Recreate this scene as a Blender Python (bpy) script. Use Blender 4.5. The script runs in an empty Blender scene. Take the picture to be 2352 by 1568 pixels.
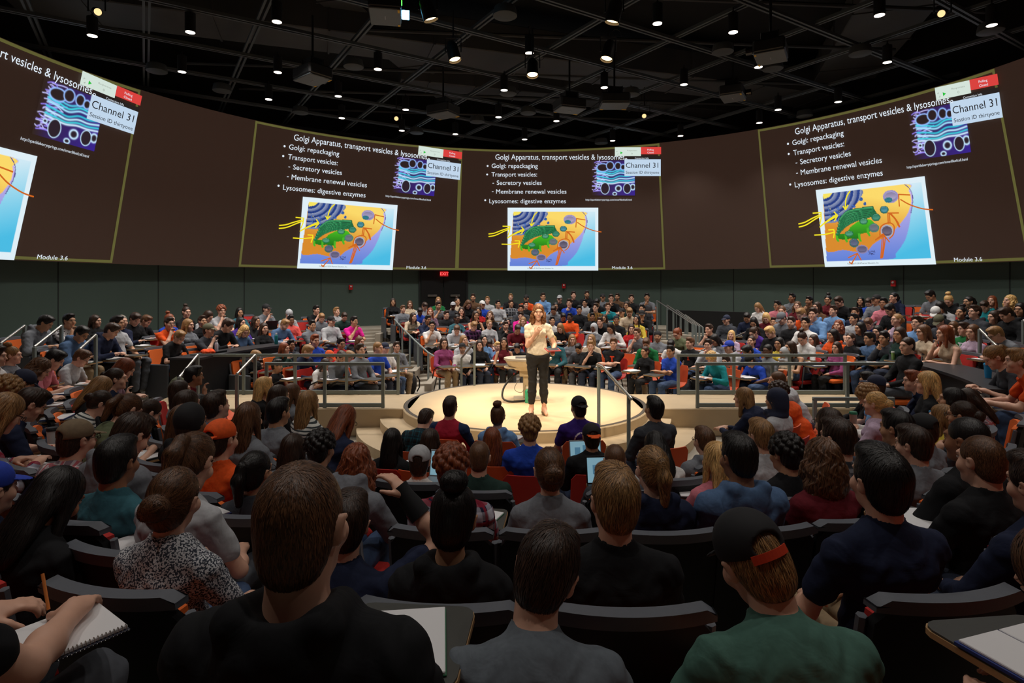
import bpy, math, random
import numpy as np
from mathutils import Vector, Matrix
random.seed(7)
rng = np.random.default_rng(7)
SC = bpy.context.scene
COL = SC.collection

# ------------------------------------------------------------ camera, world, exposure
CAM = (-0.22, -10.06, 2.45)
cam_data = bpy.data.cameras.new('camera')
cam_data.sensor_width = 36.0
cam_data.lens = 36.0 * 1350 / 2352
cam_data.shift_y = -(784 - 655) / 2352
cam_data.clip_start = 0.05
cam = bpy.data.objects.new('camera', cam_data)
COL.objects.link(cam)
cam.location = CAM
cam.rotation_euler = (math.pi / 2, 0, 0)
SC.camera = cam
SC.view_settings.view_transform = 'Standard'
SC.view_settings.look = 'None'
SC.view_settings.exposure = 0.0
SC.view_settings.gamma = 1.0
SC.view_settings.use_curve_mapping = False
W = bpy.data.worlds.new('world')
SC.world = W
W.use_nodes = True
W.node_tree.nodes['Background'].inputs[0].default_value = (0.006, 0.008, 0.008, 1)
W.node_tree.nodes['Background'].inputs[1].default_value = 1.0
CAN_W = 200.0      # ceiling downlights
STAGE_W = 800.0     # warm stage spots

# ------------------------------------------------------------ small helpers
def lin(c):
    out = []
    for v in c[:3]:
        v = v / 255.0
        out.append(v / 12.92 if v <= 0.04045 else ((v + 0.055) / 1.055) ** 2.4)
    return tuple(out) + (1.0,)

_m = {}
def new_mat(name):
    m = bpy.data.materials.new(name)
    m.use_nodes = True
    nt = m.node_tree
    return m, nt, nt.nodes['Principled BSDF']

def N(nt, t, **kw):
    n = nt.nodes.new(t)
    for k, v in kw.items():
        setattr(n, k, v)
    return n

def mth(nt, op, a, b=None, c=None):
    n = nt.nodes.new('ShaderNodeMath')
    n.operation = op
    for i, v in enumerate((a, b, c)):
        if v is None: continue
        if isinstance(v, (int, float)): n.inputs[i].default_value = v
        else: nt.links.new(v, n.inputs[i])
    return n.outputs[0]

def mixc(nt, f, a, b):
    n = nt.nodes.new('ShaderNodeMix')
    n.data_type = 'RGBA'
    for i, v in ((0, f), (6, a), (7, b)):
        if isinstance(v, (int, float)): n.inputs[i].default_value = v
        elif isinstance(v, tuple): n.inputs[i].default_value = v
        else: nt.links.new(v, n.inputs[i])
    return n.outputs[2]

def plain(name, rgb, rough=0.6, metal=0.0, noise=0.0, scale=8.0, bump=0.0, spec=0.5):
    if name in _m: return _m[name]
    m, nt, p = new_mat(name)
    c = lin(rgb)
    p.inputs['Roughness'].default_value = rough
    p.inputs['Metallic'].default_value = metal
    p.inputs['Specular IOR Level'].default_value = spec
    p.inputs['Base Color'].default_value = c
    if noise or bump:
        tc = N(nt, 'ShaderNodeTexCoord')
        nz = N(nt, 'ShaderNodeTexNoise')
        nz.inputs['Scale'].default_value = scale
        nz.inputs['Detail'].default_value = 5
        nt.links.new(tc.outputs['Object'], nz.inputs['Vector'])
        if noise:
            d = tuple(x * (1 - noise) for x in c[:3]) + (1,)
            b = tuple(min(1, x * (1 + noise)) for x in c[:3]) + (1,)
            nt.links.new(mixc(nt, nz.outputs['Fac'], d, b), p.inputs['Base Color'])
        if bump:
            bm = N(nt, 'ShaderNodeBump')
            bm.inputs['Strength'].default_value = bump
            bm.inputs['Distance'].default_value = 0.02
            nt.links.new(nz.outputs['Fac'], bm.inputs['Height'])
            nt.links.new(bm.outputs['Normal'], p.inputs['Normal'])
    _m[name] = m
    return m

def emit(name, rgb, strength, base=(20, 20, 20)):
    if name in _m: return _m[name]
    m, nt, p = new_mat(name)
    p.inputs['Base Color'].default_value = lin(base)
    p.inputs['Emission Color'].default_value = lin(rgb)
    p.inputs['Emission Strength'].default_value = strength
    _m[name] = m
    return m

def mesh_np(name, V, F, mats=(), smooth=False, midx=None, attrs=None):
    """V (n,3) floats, F list/array of faces (equal length array or list of tuples)"""
    me = bpy.data.meshes.new(name)
    V = np.asarray(V, np.float32)
    if isinstance(F, np.ndarray):
        n, w = F.shape
        me.vertices.add(len(V)); me.vertices.foreach_set('co', V.ravel())
        me.loops.add(n * w); me.loops.foreach_set('vertex_index', F.astype(np.int32).ravel())
        me.polygons.add(n)
        me.polygons.foreach_set('loop_start', np.arange(0, n * w, w, dtype=np.int32))
        me.polygons.foreach_set('loop_total', np.full(n, w, np.int32))
        me.update(calc_edges=True)
    else:
        me.from_pydata(V.tolist(), [], F)
    if smooth:
        me.polygons.foreach_set('use_smooth', np.ones(len(me.polygons), bool))
    for m in mats: me.materials.append(m)
    if midx is not None:
        me.polygons.foreach_set('material_index', np.asarray(midx, np.int32))
    if attrs:
        for k, a in attrs.items():
            if a.ndim == 2:
                at = me.attributes.new(k, 'FLOAT_VECTOR', 'POINT'); at.data.foreach_set('vector', a.astype(np.float32).ravel())
            else:
                at = me.attributes.new(k, 'FLOAT', 'POINT'); at.data.foreach_set('value', a.astype(np.float32))
    me.update()
    return me

class MB:
    """collects boxes, tubes, lathes and prisms into one mesh"""
    def __init__(self): self.V, self.F, self.M = [], [], []
    def add(self, vs, fs, mi=0):
        o = len(self.V)
        self.V += [tuple(v) for v in vs]
        self.F += [tuple(i + o for i in f) for f in fs]
        self.M += [mi] * len(fs)
        return self
    def box(self, c, s, R=None, mi=0, bev=0.0):
        hx, hy, hz = s[0] / 2, s[1] / 2, s[2] / 2
        if bev > 0:
            b = min(bev, hx * .9, hy * .9, hz * .9)
            vs = []
            for sx in (-1, 1):
                for sy in (-1, 1):
                    for sz in (-1, 1):
                        vs += [(sx * hx, sy * (hy - b), sz * (hz - b)), (sx * (hx - b), sy * hy, sz * (hz - b)), (sx * (hx - b), sy * (hy - b), sz * hz)]
            def I(sx, sy, sz, a): return ((sx * 4 + sy * 2 + sz) * 3) + a
            fs = []
            for s_ in (0, 1):
                q = [I(s_, 0, 0, 0), I(s_, 1, 0, 0), I(s_, 1, 1, 0), I(s_, 0, 1, 0)]; fs.append(q if s_ else q[::-1])
                q = [I(0, s_, 0, 1), I(1, s_, 0, 1), I(1, s_, 1, 1), I(0, s_, 1, 1)]; fs.append(q[::-1] if s_ else q)
                q = [I(0, 0, s_, 2), I(1, 0, s_, 2), I(1, 1, s_, 2), I(0, 1, s_, 2)]; fs.append(q if s_ else q[::-1])
            for a in (0, 1):
                for b_ in (0, 1):
                    fs.append([I(a, b_, 0, 0), I(a, b_, 1, 0), I(a, b_, 1, 1), I(a, b_, 0, 1)])
                    fs.append([I(a, 0, b_, 0), I(a, 1, b_, 0), I(a, 1, b_, 2), I(a, 0, b_, 2)])
                    fs.append([I(0, a, b_, 1), I(1, a, b_, 1), I(1, a, b_, 2), I(0, a, b_, 2)])
                    for c_ in (0, 1): fs.append([I(a, b_, c_, 0), I(a, b_, c_, 1), I(a, b_, c_, 2)])
        else:
            vs = [(x, y, z) for x in (-hx, hx) for y in (-hy, hy) for z in (-hz, hz)]
            fs = [(0, 1, 3, 2), (4, 6, 7, 5), (0, 4, 5, 1), (2, 3, 7, 6), (0, 2, 6, 4), (1, 5, 7, 3)]
        c = Vector(c)
        vs = [c + (R @ Vector(v) if R is not None else Vector(v)) for v in vs]
        return self.add(vs, fs, mi)
    def tube(self, pts, r, n=10, mi=0, cap=True):
        pts = [Vector(p) for p in pts]
        rs = r if isinstance(r, (list, tuple)) else [r] * len(pts)
        vs, up = [], None
        for i, p in enumerate(pts):
            d = (pts[min(i + 1, len(pts) - 1)] - pts[max(i - 1, 0)]).normalized()
            if up is None: up = Vector((0, 0, 1)) if abs(d.z) < .9 else Vector((1, 0, 0))
            a = d.cross(up).normalized(); b = a.cross(d).normalized(); up = b
            vs += [p + (a * math.cos(t) + b * math.sin(t)) * rs[i] for t in [2 * math.pi * k / n for k in range(n)]]
        fs = [(i * n + k, i * n + (k + 1) % n, (i + 1) * n + (k + 1) % n, (i + 1) * n + k) for i in range(len(pts) - 1) for k in range(n)]
        if cap: fs += [tuple(range(n))[::-1], tuple(range((len(pts) - 1) * n, len(pts) * n))]
        return self.add(vs, fs, mi)
    def lathe(self, prof, n=24, c=(0, 0, 0), mi=0, cap=True):
        vs = [(c[0] + r * math.cos(2 * math.pi * k / n), c[1] + r * math.sin(2 * math.pi * k / n), c[2] + z) for r, z in prof for k in range(n)]
        fs = [(i * n + k, i * n + (k + 1) % n, (i + 1) * n + (k + 1) % n, (i + 1) * n + k) for i in range(len(prof) - 1) for k in range(n)]
        if cap: fs += [tuple(range(n))[::-1], tuple(range((len(prof) - 1) * n, len(prof) * n))]
        return self.add(vs, fs, mi)
    def prism(self, poly, z0, z1, mi=0):
        n = len(poly)
        vs = [(x, y, z0) for x, y in poly] + [(x, y, z1) for x, y in poly]
        fs = [tuple(range(n))[::-1], tuple(range(n, 2 * n))] + [(k, (k + 1) % n, n + (k + 1) % n, n + k) for k in range(n)]
        return self.add(vs, fs, mi)
    def mesh(self, name, mats, smooth=False):
        me = mesh_np(name, np.array(self.V, np.float32).reshape(-1, 3), self.F, mats if isinstance(mats, (list, tuple)) else [mats], False, self.M)
        if smooth:
            me.polygons.foreach_set('use_smooth', np.ones(len(me.polygons), bool))
            try: me.set_sharp_from_angle(angle=math.radians(40))
            except Exception: pass
        return me

def put(name, me, parent=None, loc=None, rz=None, mat=None):
    o = bpy.data.objects.new(name, me)
    COL.objects.link(o)
    if parent is not None: o.parent = parent
    if loc is not None: o.location = loc
    if rz is not None: o.rotation_euler = (0, 0, rz)
    if mat is not None:
        o.material_slots[0].link = 'OBJECT'
        o.material_slots[0].material = mat
    return o
def thing(name, label, cat, loc=(0, 0, 0), rz=0.0, group=None):
    o = bpy.data.objects.new(name, None)
    o.empty_display_size = .1
    COL.objects.link(o)
    o.location = loc; o.rotation_euler = (0, 0, rz)
    return tag(o, label, cat, group)
def tag(o, label, cat, group=None):
    o['label'] = label; o['category'] = cat
    if group: o['group'] = group
    return o
def struct(name, me):
    o = put(name, me); o['kind'] = 'structure'; return o

# ------------------------------------------------------------ signed distance bodies -> one continuous surface
def prim_d(p, X, Y, Z):
    if p[0] == 'c':
        _, a, b, ra, rb = p[:5]
        bx, by, bz = b[0] - a[0], b[1] - a[1], b[2] - a[2]
        L = bx * bx + by * by + bz * bz + 1e-9
        px, py, pz = X - a[0], Y - a[1], Z - a[2]
        h = np.clip((px * bx + py * by + pz * bz) / L, 0, 1)
        return np.sqrt((px - h * bx) ** 2 + (py - h * by) ** 2 + (pz - h * bz) ** 2) - (ra + (rb - ra) * h)
    _, c, r, R = p[:4]
    px, py, pz = X - c[0], Y - c[1], Z - c[2]
    if R is not None:
        q = [R[0][i] * px + R[1][i] * py + R[2][i] * pz for i in range(3)]
    else: q = [px, py, pz]
    a = np.sqrt((q[0] / r[0]) ** 2 + (q[1] / r[1]) ** 2 + (q[2] / r[2]) ** 2) + 1e-6
    b = np.sqrt((q[0] / r[0] ** 2) ** 2 + (q[1] / r[1] ** 2) ** 2 + (q[2] / r[2] ** 2) ** 2) + 1e-6
    return a * (a - 1) / b
def prim_box(p):
    if p[0] == 'c':
        a, b = np.array(p[1], float), np.array(p[2], float); m = max(p[3], p[4])
        return np.minimum(a, b) - m, np.maximum(a, b) + m
    c, r, R = np.array(p[1], float), np.array(p[2], float), p[3]
    e = np.sqrt(((np.array(R)[:, :] * r[None, :]) ** 2).sum(1)) if R is not None else r
    return c - e, c + e
def C(a, b, ra, rb, k=.02): return ('c', tuple(a), tuple(b), ra, rb, k, 0)
def E(c, r, R=None, k=.02): return ('e', tuple(c), tuple(r), R, 0, k, 0)
def SUB(p, k=None): return p[:5] + (p[5] if k is None else k, 1)
def eval_pts(prims, P):
    X, Y, Z = P[:, 0], P[:, 1], P[:, 2]
    D = np.full(len(P), .5)
    for p in prims:
        d = prim_d(p, X, Y, Z); k = p[5]
        if p[6]:
            d = -d; h = np.maximum(k - np.abs(D - d), 0) / k; D = np.maximum(D, d) + h * h * k / 4
        else:
            h = np.maximum(k - np.abs(D - d), 0) / k; D = np.minimum(D, d) - h * h * k / 4
    return D
def sdf_mesh(prims, h, disp=None):
    lo = np.min([prim_box(p)[0] for p in prims if not p[6]], 0) - 3 * h - .02
    hi = np.max([prim_box(p)[1] for p in prims if not p[6]], 0) + 3 * h + .02
    n = np.ceil((hi - lo) / h).astype(int) + 1
    ax = [(lo[i] + h * np.arange(n[i])).astype(np.float32) for i in range(3)]
    D = np.full(n, .3, np.float32)
    for p in prims:
        a, b = prim_box(p); pad = p[5] + 3 * h
        i0 = np.maximum(((a - pad - lo) / h).astype(int), 0); i1 = np.minimum(((b + pad - lo) / h).astype(int) + 2, n)
        if np.any(i1 <= i0): continue
        s = tuple(slice(i0[i], i1[i]) for i in range(3))
        d = prim_d(p, ax[0][s[0]][:, None, None], ax[1][s[1]][None, :, None], ax[2][s[2]][None, None, :]).astype(np.float32)
        S = D[s]; k = p[5]
        if p[6]:
            d = -d; hh = np.maximum(k - np.abs(S - d), 0) / k; D[s] = np.maximum(S, d) + hh * hh * k / 4
        else:
            hh = np.maximum(k - np.abs(S - d), 0) / k; D[s] = np.minimum(S, d) - hh * hh * k / 4
    if disp is not None:
        band = np.abs(D) < .05
        ii = np.argwhere(band)
        P = lo + ii * h
        D[band] += disp(P).astype(np.float32)
    ins = D < 0
    cnt = np.zeros(n - 1, np.int8)
    cor = [(0,0,0),(1,0,0),(0,1,0),(1,1,0),(0,0,1),(1,0,1),(0,1,1),(1,1,1)]
    for c in cor: cnt += ins[c[0]:n[0]-1+c[0], c[1]:n[1]-1+c[1], c[2]:n[2]-1+c[2]]
    act = (cnt > 0) & (cnt < 8)
    idx = np.argwhere(act)
    vid = np.full(n - 1, -1, np.int32); vid[act] = np.arange(len(idx))
    cv = np.stack([D[idx[:, 0] + c[0], idx[:, 1] + c[1], idx[:, 2] + c[2]] for c in cor], 1)
    ed = [(0,1),(2,3),(4,5),(6,7),(0,2),(1,3),(4,6),(5,7),(0,4),(1,5),(2,6),(3,7)]
    acc = np.zeros((len(idx), 3)); num = np.zeros(len(idx))
    cc = np.array(cor, float)
    for a, b in ed:
        va, vb = cv[:, a], cv[:, b]
        m = (va < 0) != (vb < 0)
        t = np.where(m, va / np.where(va - vb == 0, 1, va - vb), 0)
        acc += np.where(m[:, None], cc[a] + t[:, None] * (cc[b] - cc[a]), 0); num += m
    V = lo + (idx + acc / num[:, None]) * h
    Q = []
    for axis in range(3):
        sl0 = [slice(1, n[i] - 1) for i in range(3)]; sl0[axis] = slice(0, n[axis] - 1)
        sl1 = list(sl0); sl1[axis] = slice(1, n[axis])
        A, B = ins[tuple(sl0)], ins[tuple(sl1)]
        e = np.argwhere(A != B)
        if not len(e): continue
        off = np.ones(3, int); off[axis] = 0
        g = e + off
        u, v = (axis + 1) % 3, (axis + 2) % 3
        def at(du, dv):
            q = g.copy(); q[:, u] -= du; q[:, v] -= dv
            return vid[q[:, 0], q[:, 1], q[:, 2]]
        quad = np.stack([at(1, 1), at(0, 1), at(0, 0), at(1, 0)], 1)
        fl = ~A[tuple(e.T)]
        quad[fl] = quad[fl][:, ::-1]
        Q.append(quad)
    return V, np.concatenate(Q)
def Rx(a): c, s = math.cos(a), math.sin(a); return np.array([[1, 0, 0], [0, c, -s], [0, s, c]])
def Ry(a): c, s = math.cos(a), math.sin(a); return np.array([[c, 0, s], [0, 1, 0], [-s, 0, c]])
def Rz(a): c, s = math.cos(a), math.sin(a); return np.array([[c, -s, 0], [s, c, 0], [0, 0, 1]])
def tf(prims, R, t):
    out = []
    for p in prims:
        if p[0] == 'c': out.append(('c', tuple(R @ np.array(p[1]) + t), tuple(R @ np.array(p[2]) + t)) + p[3:])
        else:
            R2 = R if p[3] is None else R @ np.array(p[3])
            out.append(('e', tuple(R @ np.array(p[1]) + t), p[2], R2) + p[4:])
    return out
# ------------------------------------------------------------ people: head, hands, body, clothes, hair
def head_prims(fem):
    j = .9 if fem else 1.0
    P = [E((0, -.016, .028), (.074, .094, .092), k=.02), E((0, .022, -.03), (.060 * j, .068, .085), k=.03),
         E((0, .047, -.086), (.040 * j, .040, .030), k=.03), C((0, .086, .008), (0, .106, -.028), .007, .0115, k=.015),
         E((0, .078, .03), (.05, .018, .014), k=.02), E((0, .081, -.062), (.021, .015, .012), k=.012),
         E((0, .078, -.102), (.018, .015, .014), k=.02),
         E((.045, .062, -.032), (.022, .022, .026), k=.02), E((-.045, .062, -.032), (.022, .022, .026), k=.02)]
    for s in (-1, 1):
        P.append(SUB(E((s * .031, .101, .010), (.017, .014, .011), k=.012)))
        P.append(E((s * .031, .080, .008), (.0125, .0115, .0105), k=.004))
        P.append(E((s * .079, -.008, -.006), (.010, .022, .033), Ry(s * .22) @ Rz(-s * .35), k=.010))
        P.append(SUB(E((s * .089, .000, -.004), (.007, .012, .018), k=.006)))
    return P

def hand_prims(side, curl):
    """x sideways (thumb side = -side), y along the fingers, z back of the hand; wrist at origin"""
    P = [E((0, .045, 0), (.040, .052, .017), k=.012), C((0, -.01, 0), (0, .03, 0), .024, .028, k=.02)]
    for q, (x, L, d) in enumerate(((-.029, .064, .09), (-.010, .074, .03), (.010, .070, -.02), (.027, .055, -.08))):
        b = np.array((x, .085, 0.)); a0 = curl * (.55 + .1 * q)
        sx = -side * d
        segs = [L * .45, L * .32, L * .25]; ang = 0; r = .0092
        for s_ in segs:
            ang += a0
            e = b + s_ * np.array((sx * .6, math.cos(ang), -math.sin(ang)))
            P.append(C(b, e, r, r - .0008, k=.006)); b = e; r -= .0008
    t0 = np.array((-side * .030, .018, -.004)); t1 = t0 + np.array((-side * .030, .030, -.012)); t2 = t1 + np.array((-side * .010, .028, -.014 - .01 * curl))
    P += [C(t0, t1, .0125, .0105, k=.012), C(t1, t2, .0105, .0085, k=.006)]
    return P

def ik(S, Wp, l1, l2, pole):
    S, Wp = np.array(S), np.array(Wp); d = Wp - S; L = np.linalg.norm(d)
    if L > (l1 + l2) * .985: Wp = S + d / L * (l1 + l2) * .985; d = Wp - S; L = np.linalg.norm(d)
    u = d / L; a = (l1 * l1 - l2 * l2 + L * L) / (2 * L); h = math.sqrt(max(l1 * l1 - a * a, 0))
    p = np.array(pole, float); p -= u * p.dot(u); p /= np.linalg.norm(p) + 1e-9
    return S + u * a + p * h, Wp

POSES = {  # lean, head pitch, (right wrist), (left wrist), finger curl
 'r': (-6, 4, (.11, .30, .635), (-.11, .29, .635), .45), 'a': (-3, -6, (.12, .31, .635), (-.10, .28, .635), .45),
 'w': (22, 34, (.10, .40, .745), (-.14, .36, .735), .55), 'd': (6, 34, (.09, .32, .66), (-.10, .31, .65), .5),
 'c': (12, 3, 'chin', (-.06, .36, .72), .8), 'x': (-2, 2, (-.13, .25, .80), (.14, .27, .78), .4),
 'f': (36, 2, (.08, .55, .66), (-.07, .56, .66), .7), 't': (6, 36, (.05, .34, .72), (-.06, .33, .72), .8),
 'q': (-2, 22, (.10, .40, .745), (-.14, .36, .735), .55),
 'y': (4, 4, (.20, .22, 1.27), (-.10, .33, .70), .6), 's': (0, 2, None, None, .8)}

def skeleton(pose, fem, yaw=0., roll=0., stand=False, pitch=None):
    lean, hp, rw, lw, curl = POSES[pose]
    if pitch is not None: hp = pitch
    sk = {}
    H = np.array((0, 0., .95 if stand else .535)); T = .50 if not fem else .475
    l1, l2 = math.radians(lean * .6), math.radians(lean * 1.25)
    d1 = np.array((0, math.sin(l1), math.cos(l1))); d2 = np.array((0, math.sin(l2), math.cos(l2)))
    f2 = np.array((0, math.cos(l2), -math.sin(l2)))
    M = H + d1 * T * .48; Nk = M + d2 * T * .52
    sw = .155 if fem else .178
    sh = Nk - d2 * .078 - f2 * .005
    S = {1: sh + np.array((sw, 0, 0)), -1: sh + np.array((-sw, 0, 0))}
    nl = math.radians(lean * .5 + 14)
    nt_ = Nk + .064 * np.array((0, math.sin(nl), math.cos(nl)))
    R = Rz(math.radians(yaw)) @ Ry(math.radians(roll)) @ Rx(-math.radians(hp))
    hc = nt_ + R @ np.array((0, .022, .098))
    sk.update(H=H, M=M, Nk=Nk, d1=d1, d2=d2, f2=f2, S=S, R=R, hc=hc, nt=nt_, curl=curl, sw=sw, fem=fem, stand=stand)
    W = {}
    for s, w in ((1, rw), (-1, lw)):
        if isinstance(w, str): w = hc + R @ np.array((.045 * s, .125, -.205))
        elif w is None: w = S[s] + np.array((s * .06, .05, -.5))
        W[s] = np.array(w, float)
    if stand:
        W[1] = np.array((.045, .20, 1.27)); W[-1] = np.array((-.21, .25, 1.03))
    sk['W'] = W; sk['El'] = {}
    for s in (1, -1):
        pole = (s * .75, -.35, -.7) if pose not in ('c', 'y') else (s * .35, .5, -1.0) if pose == 'c' else (s * 1.0, .2, -.5)
        if stand: pole = (s * .5, -.35, -1.0)
        e, w = ik(S[s], W[s], .285, .25, pole); sk['El'][s] = e; sk['W'][s] = w
    sk['K'], sk['A'], sk['Hp'] = {}, {}, {}
    for s in (1, -1):
        sk['Hp'][s] = H + np.array((s * .092, 0, -.01))
        if stand:
            sk['Hp'][s] = H + np.array((s * .088, 0, -.06)); sk['K'][s] = np.array((s * .085, .025, .50)); sk['A'][s] = np.array((s * .10, -.02, .085))
        else:
            sk['K'][s] = np.array((s * (.115 if not fem else .085), .46, .53)); sk['A'][s] = np.array((s * .105, .44 if s > 0 else .40, .095))
    return sk

def arm_frame(sk, s):
    f = sk['W'][s] - sk['El'][s]; f = f / np.linalg.norm(f)
    up = np.array((0, 0, 1.)) if abs(f[2]) < .75 else (sk['R'] @ np.array((0, -1., 0)) if not sk['stand'] else np.array((s * .3, 1., 0)))
    x = np.cross(f, up); x /= np.linalg.norm(x); z = np.cross(x, f)
    return np.stack([x, f, z], 1)

def body_prims(sk, legs=True, hands=True):
    fem = sk['fem']; P = []
    H, M, Nk, d1, d2, f2 = (sk[k] for k in ('H', 'M', 'Nk', 'd1', 'd2', 'f2'))
    if legs: P += [E(H, (.150, .10, .09), k=.05)]
    if legs: P += [E((H + M) / 2, (.122 if fem else .135, .09, .14), k=.06)]
    P += [E(M + d2 * .115, (.116 if fem else .138, .086, .155), k=.05)]
    for s in (1, -1):
        S, El, Wr, Hp, K, A = sk['S'][s], sk['El'][s], sk['W'][s], sk['Hp'][s], sk['K'][s], sk['A'][s]
        m = .88 if fem else 1.0
        P += [C(Nk - d2 * .03 + np.array((s * .03, 0, 0)), S - d2 * .008, .034, .038 * m, k=.04), C(S - d2 * .006, El, .042 * m, .038 * m, k=.03),
              C(El, El * .6 + Wr * .4, .038 * m, .039 * m, k=.02), C(El * .6 + Wr * .4, Wr, .039 * m, .024 * m, k=.02)]
        if legs: P += [C(Hp, K, .075, .052, k=.04), C(K, K * .6 + A * .4, .05, .05, k=.03), C(K * .6 + A * .4, A, .05, .032, k=.03),
              C(A, A + np.array((s * .02, .13, -.055)), .034, .026, k=.03), C(A, A + np.array((0, -.04, -.05)), .034, .03, k=.03)]
        if hands:
            Rh = arm_frame(sk, s)
            P += tf(hand_prims(s, sk['curl']), Rh, Wr)
        else: P.append(E(Wr, (.03, .03, .03)))
    nb = sk['hc'] + sk['R'] @ np.array((0, -.028, -.075))
    w = .05 if fem else .058
    P += [C(Nk + d2 * -.02, nb, w * 1.08, w * .98, k=.045)]
    P += tf(head_prims(fem), sk['R'], sk['hc'])
    return P

def shirt_prims(sk, typ):
    fem = sk['fem']; P = []
    H, M, Nk, d1, d2, f2 = (sk[k] for k in ('H', 'M', 'Nk', 'd1', 'd2', 'f2'))
    g = .016 if typ == 'h' else .006 if typ == 'l' else 0.
    m = .9 if fem else 1.0
    lo = H + d1 * (.02 if sk['stand'] else .03)
    P += [E(lo, (.165 + g, .120 + g, .11), k=.05), E((H + M) / 2 + d1 * .02, ((.138 if fem else .158) + g, .108 + g, .16), k=.06),
          E(M + d2 * .125, ((.142 if fem else .172) + g, .112 + g, .165), k=.06), C(Nk - d2 * .12 - f2 * .05 + np.array((-.09, 0, 0)), Nk - d2 * .12 - f2 * .05 + np.array((.09, 0, 0)), .058, .058, k=.05)]
    if fem:
        for s in (1, -1): P.append(E(M + d2 * .09 + f2 * .085 + np.array((s * .065, 0, 0)), (.056, .045, .055), k=.03))
    for s in (1, -1):
        S, El, Wr = sk['S'][s], sk['El'][s], sk['W'][s]
        if typ == 'k':
            P += [C(Nk - d2 * .06 + np.array((s * .05, 0, 0)), S * .72 + Nk * .28 - d2 * .06, .034, .03, k=.03)]; continue
        P += [C(Nk - d2 * .035 + np.array((s * .045, 0, 0)), S, .044 + g * .6, (.054 + g) * m, k=.05)]
        if typ == 't':
            e = S + (El - S) * (.46 if sk['stand'] else .62)
            P += [C(S, e, (.060 + g) * m, .058 * m, k=.03)]
            u = (El - S) / np.linalg.norm(El - S)
            P += [SUB(E(e + u * .062, (.085, .085, .05), None, k=.008))] if False else []
        else:
            w2 = El + (Wr - El) * .94
            P += [C(S, El, (.060 + g) * m, (.050 + g) * m, k=.03), C(El, w2, (.050 + g) * m, (.034 + g * .6) * m, k=.02)]
    if typ == 'h':
        b = Nk - f2 * .075 - d2 * .005
        P += [E(b - d2 * .02, (.118, .060, .092), None, k=.03), C(Nk + f2 * .05 + np.array((-.07, 0, 0)), b + np.array((-.080, 0, .045)), .030, .038, k=.02),
              C(Nk + f2 * .05 + np.array((.07, 0, 0)), b + np.array((.080, 0, .045)), .030, .038, k=.02)]
        P += [SUB(E(Nk + d2 * .085 - f2 * .008, (.068, .080, .075), None, k=.02))]
    else:
        wide = .078 if (typ == 'k' or (fem and typ == 't')) else .061
        if sk['stand']: P += [SUB(E(Nk + d2 * .03 + f2 * .05, (.088, .095, .078), None, k=.006))]
        P += [C(Nk - d2 * .03, Nk + d2 * .020 + f2 * .01, .080, .068, k=.03)] if typ != 'k' and not (fem and typ == 't') else []
        P += [SUB(E(Nk + d2 * .056 + f2 * (.035 if fem else .028), (wide, .076, .062 if fem else .052), None, k=.006))]
    return P

def pants_prims(sk, shorts=False):
    P = [E(sk['H'] + np.array((0, -.005, -.012)), (.172, .128, .10), k=.05)]
    if sk['stand']: P = [E(sk['H'] + np.array((0, -.01, -.05)), (.172, .125, .14), k=.05)]
    for s in (1, -1):
        Hp, K, A = sk['Hp'][s], sk['K'][s], sk['A'][s]
        if sk['stand']:
            P += [C(Hp, K, .098, .058, k=.03), C(K, K * .62 + A * .38, .062, .064, k=.03), C(K * .62 + A * .38, A + np.array((0, -.005, .06)), .064, .046, k=.03)]; continue
        P += [C(Hp, K, .092, .070, k=.04)]
        if not shorts: P += [C(K, K * .6 + A * .4, .068, .064, k=.03), C(K * .6 + A * .4, A + np.array((0, 0, -.005)), .064, .056, k=.03)]
    if sk['stand']: P.append(SUB(E((0, 0, .165 - 3.0), (6, 6, 3.0), k=.004)))
    return P

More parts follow.
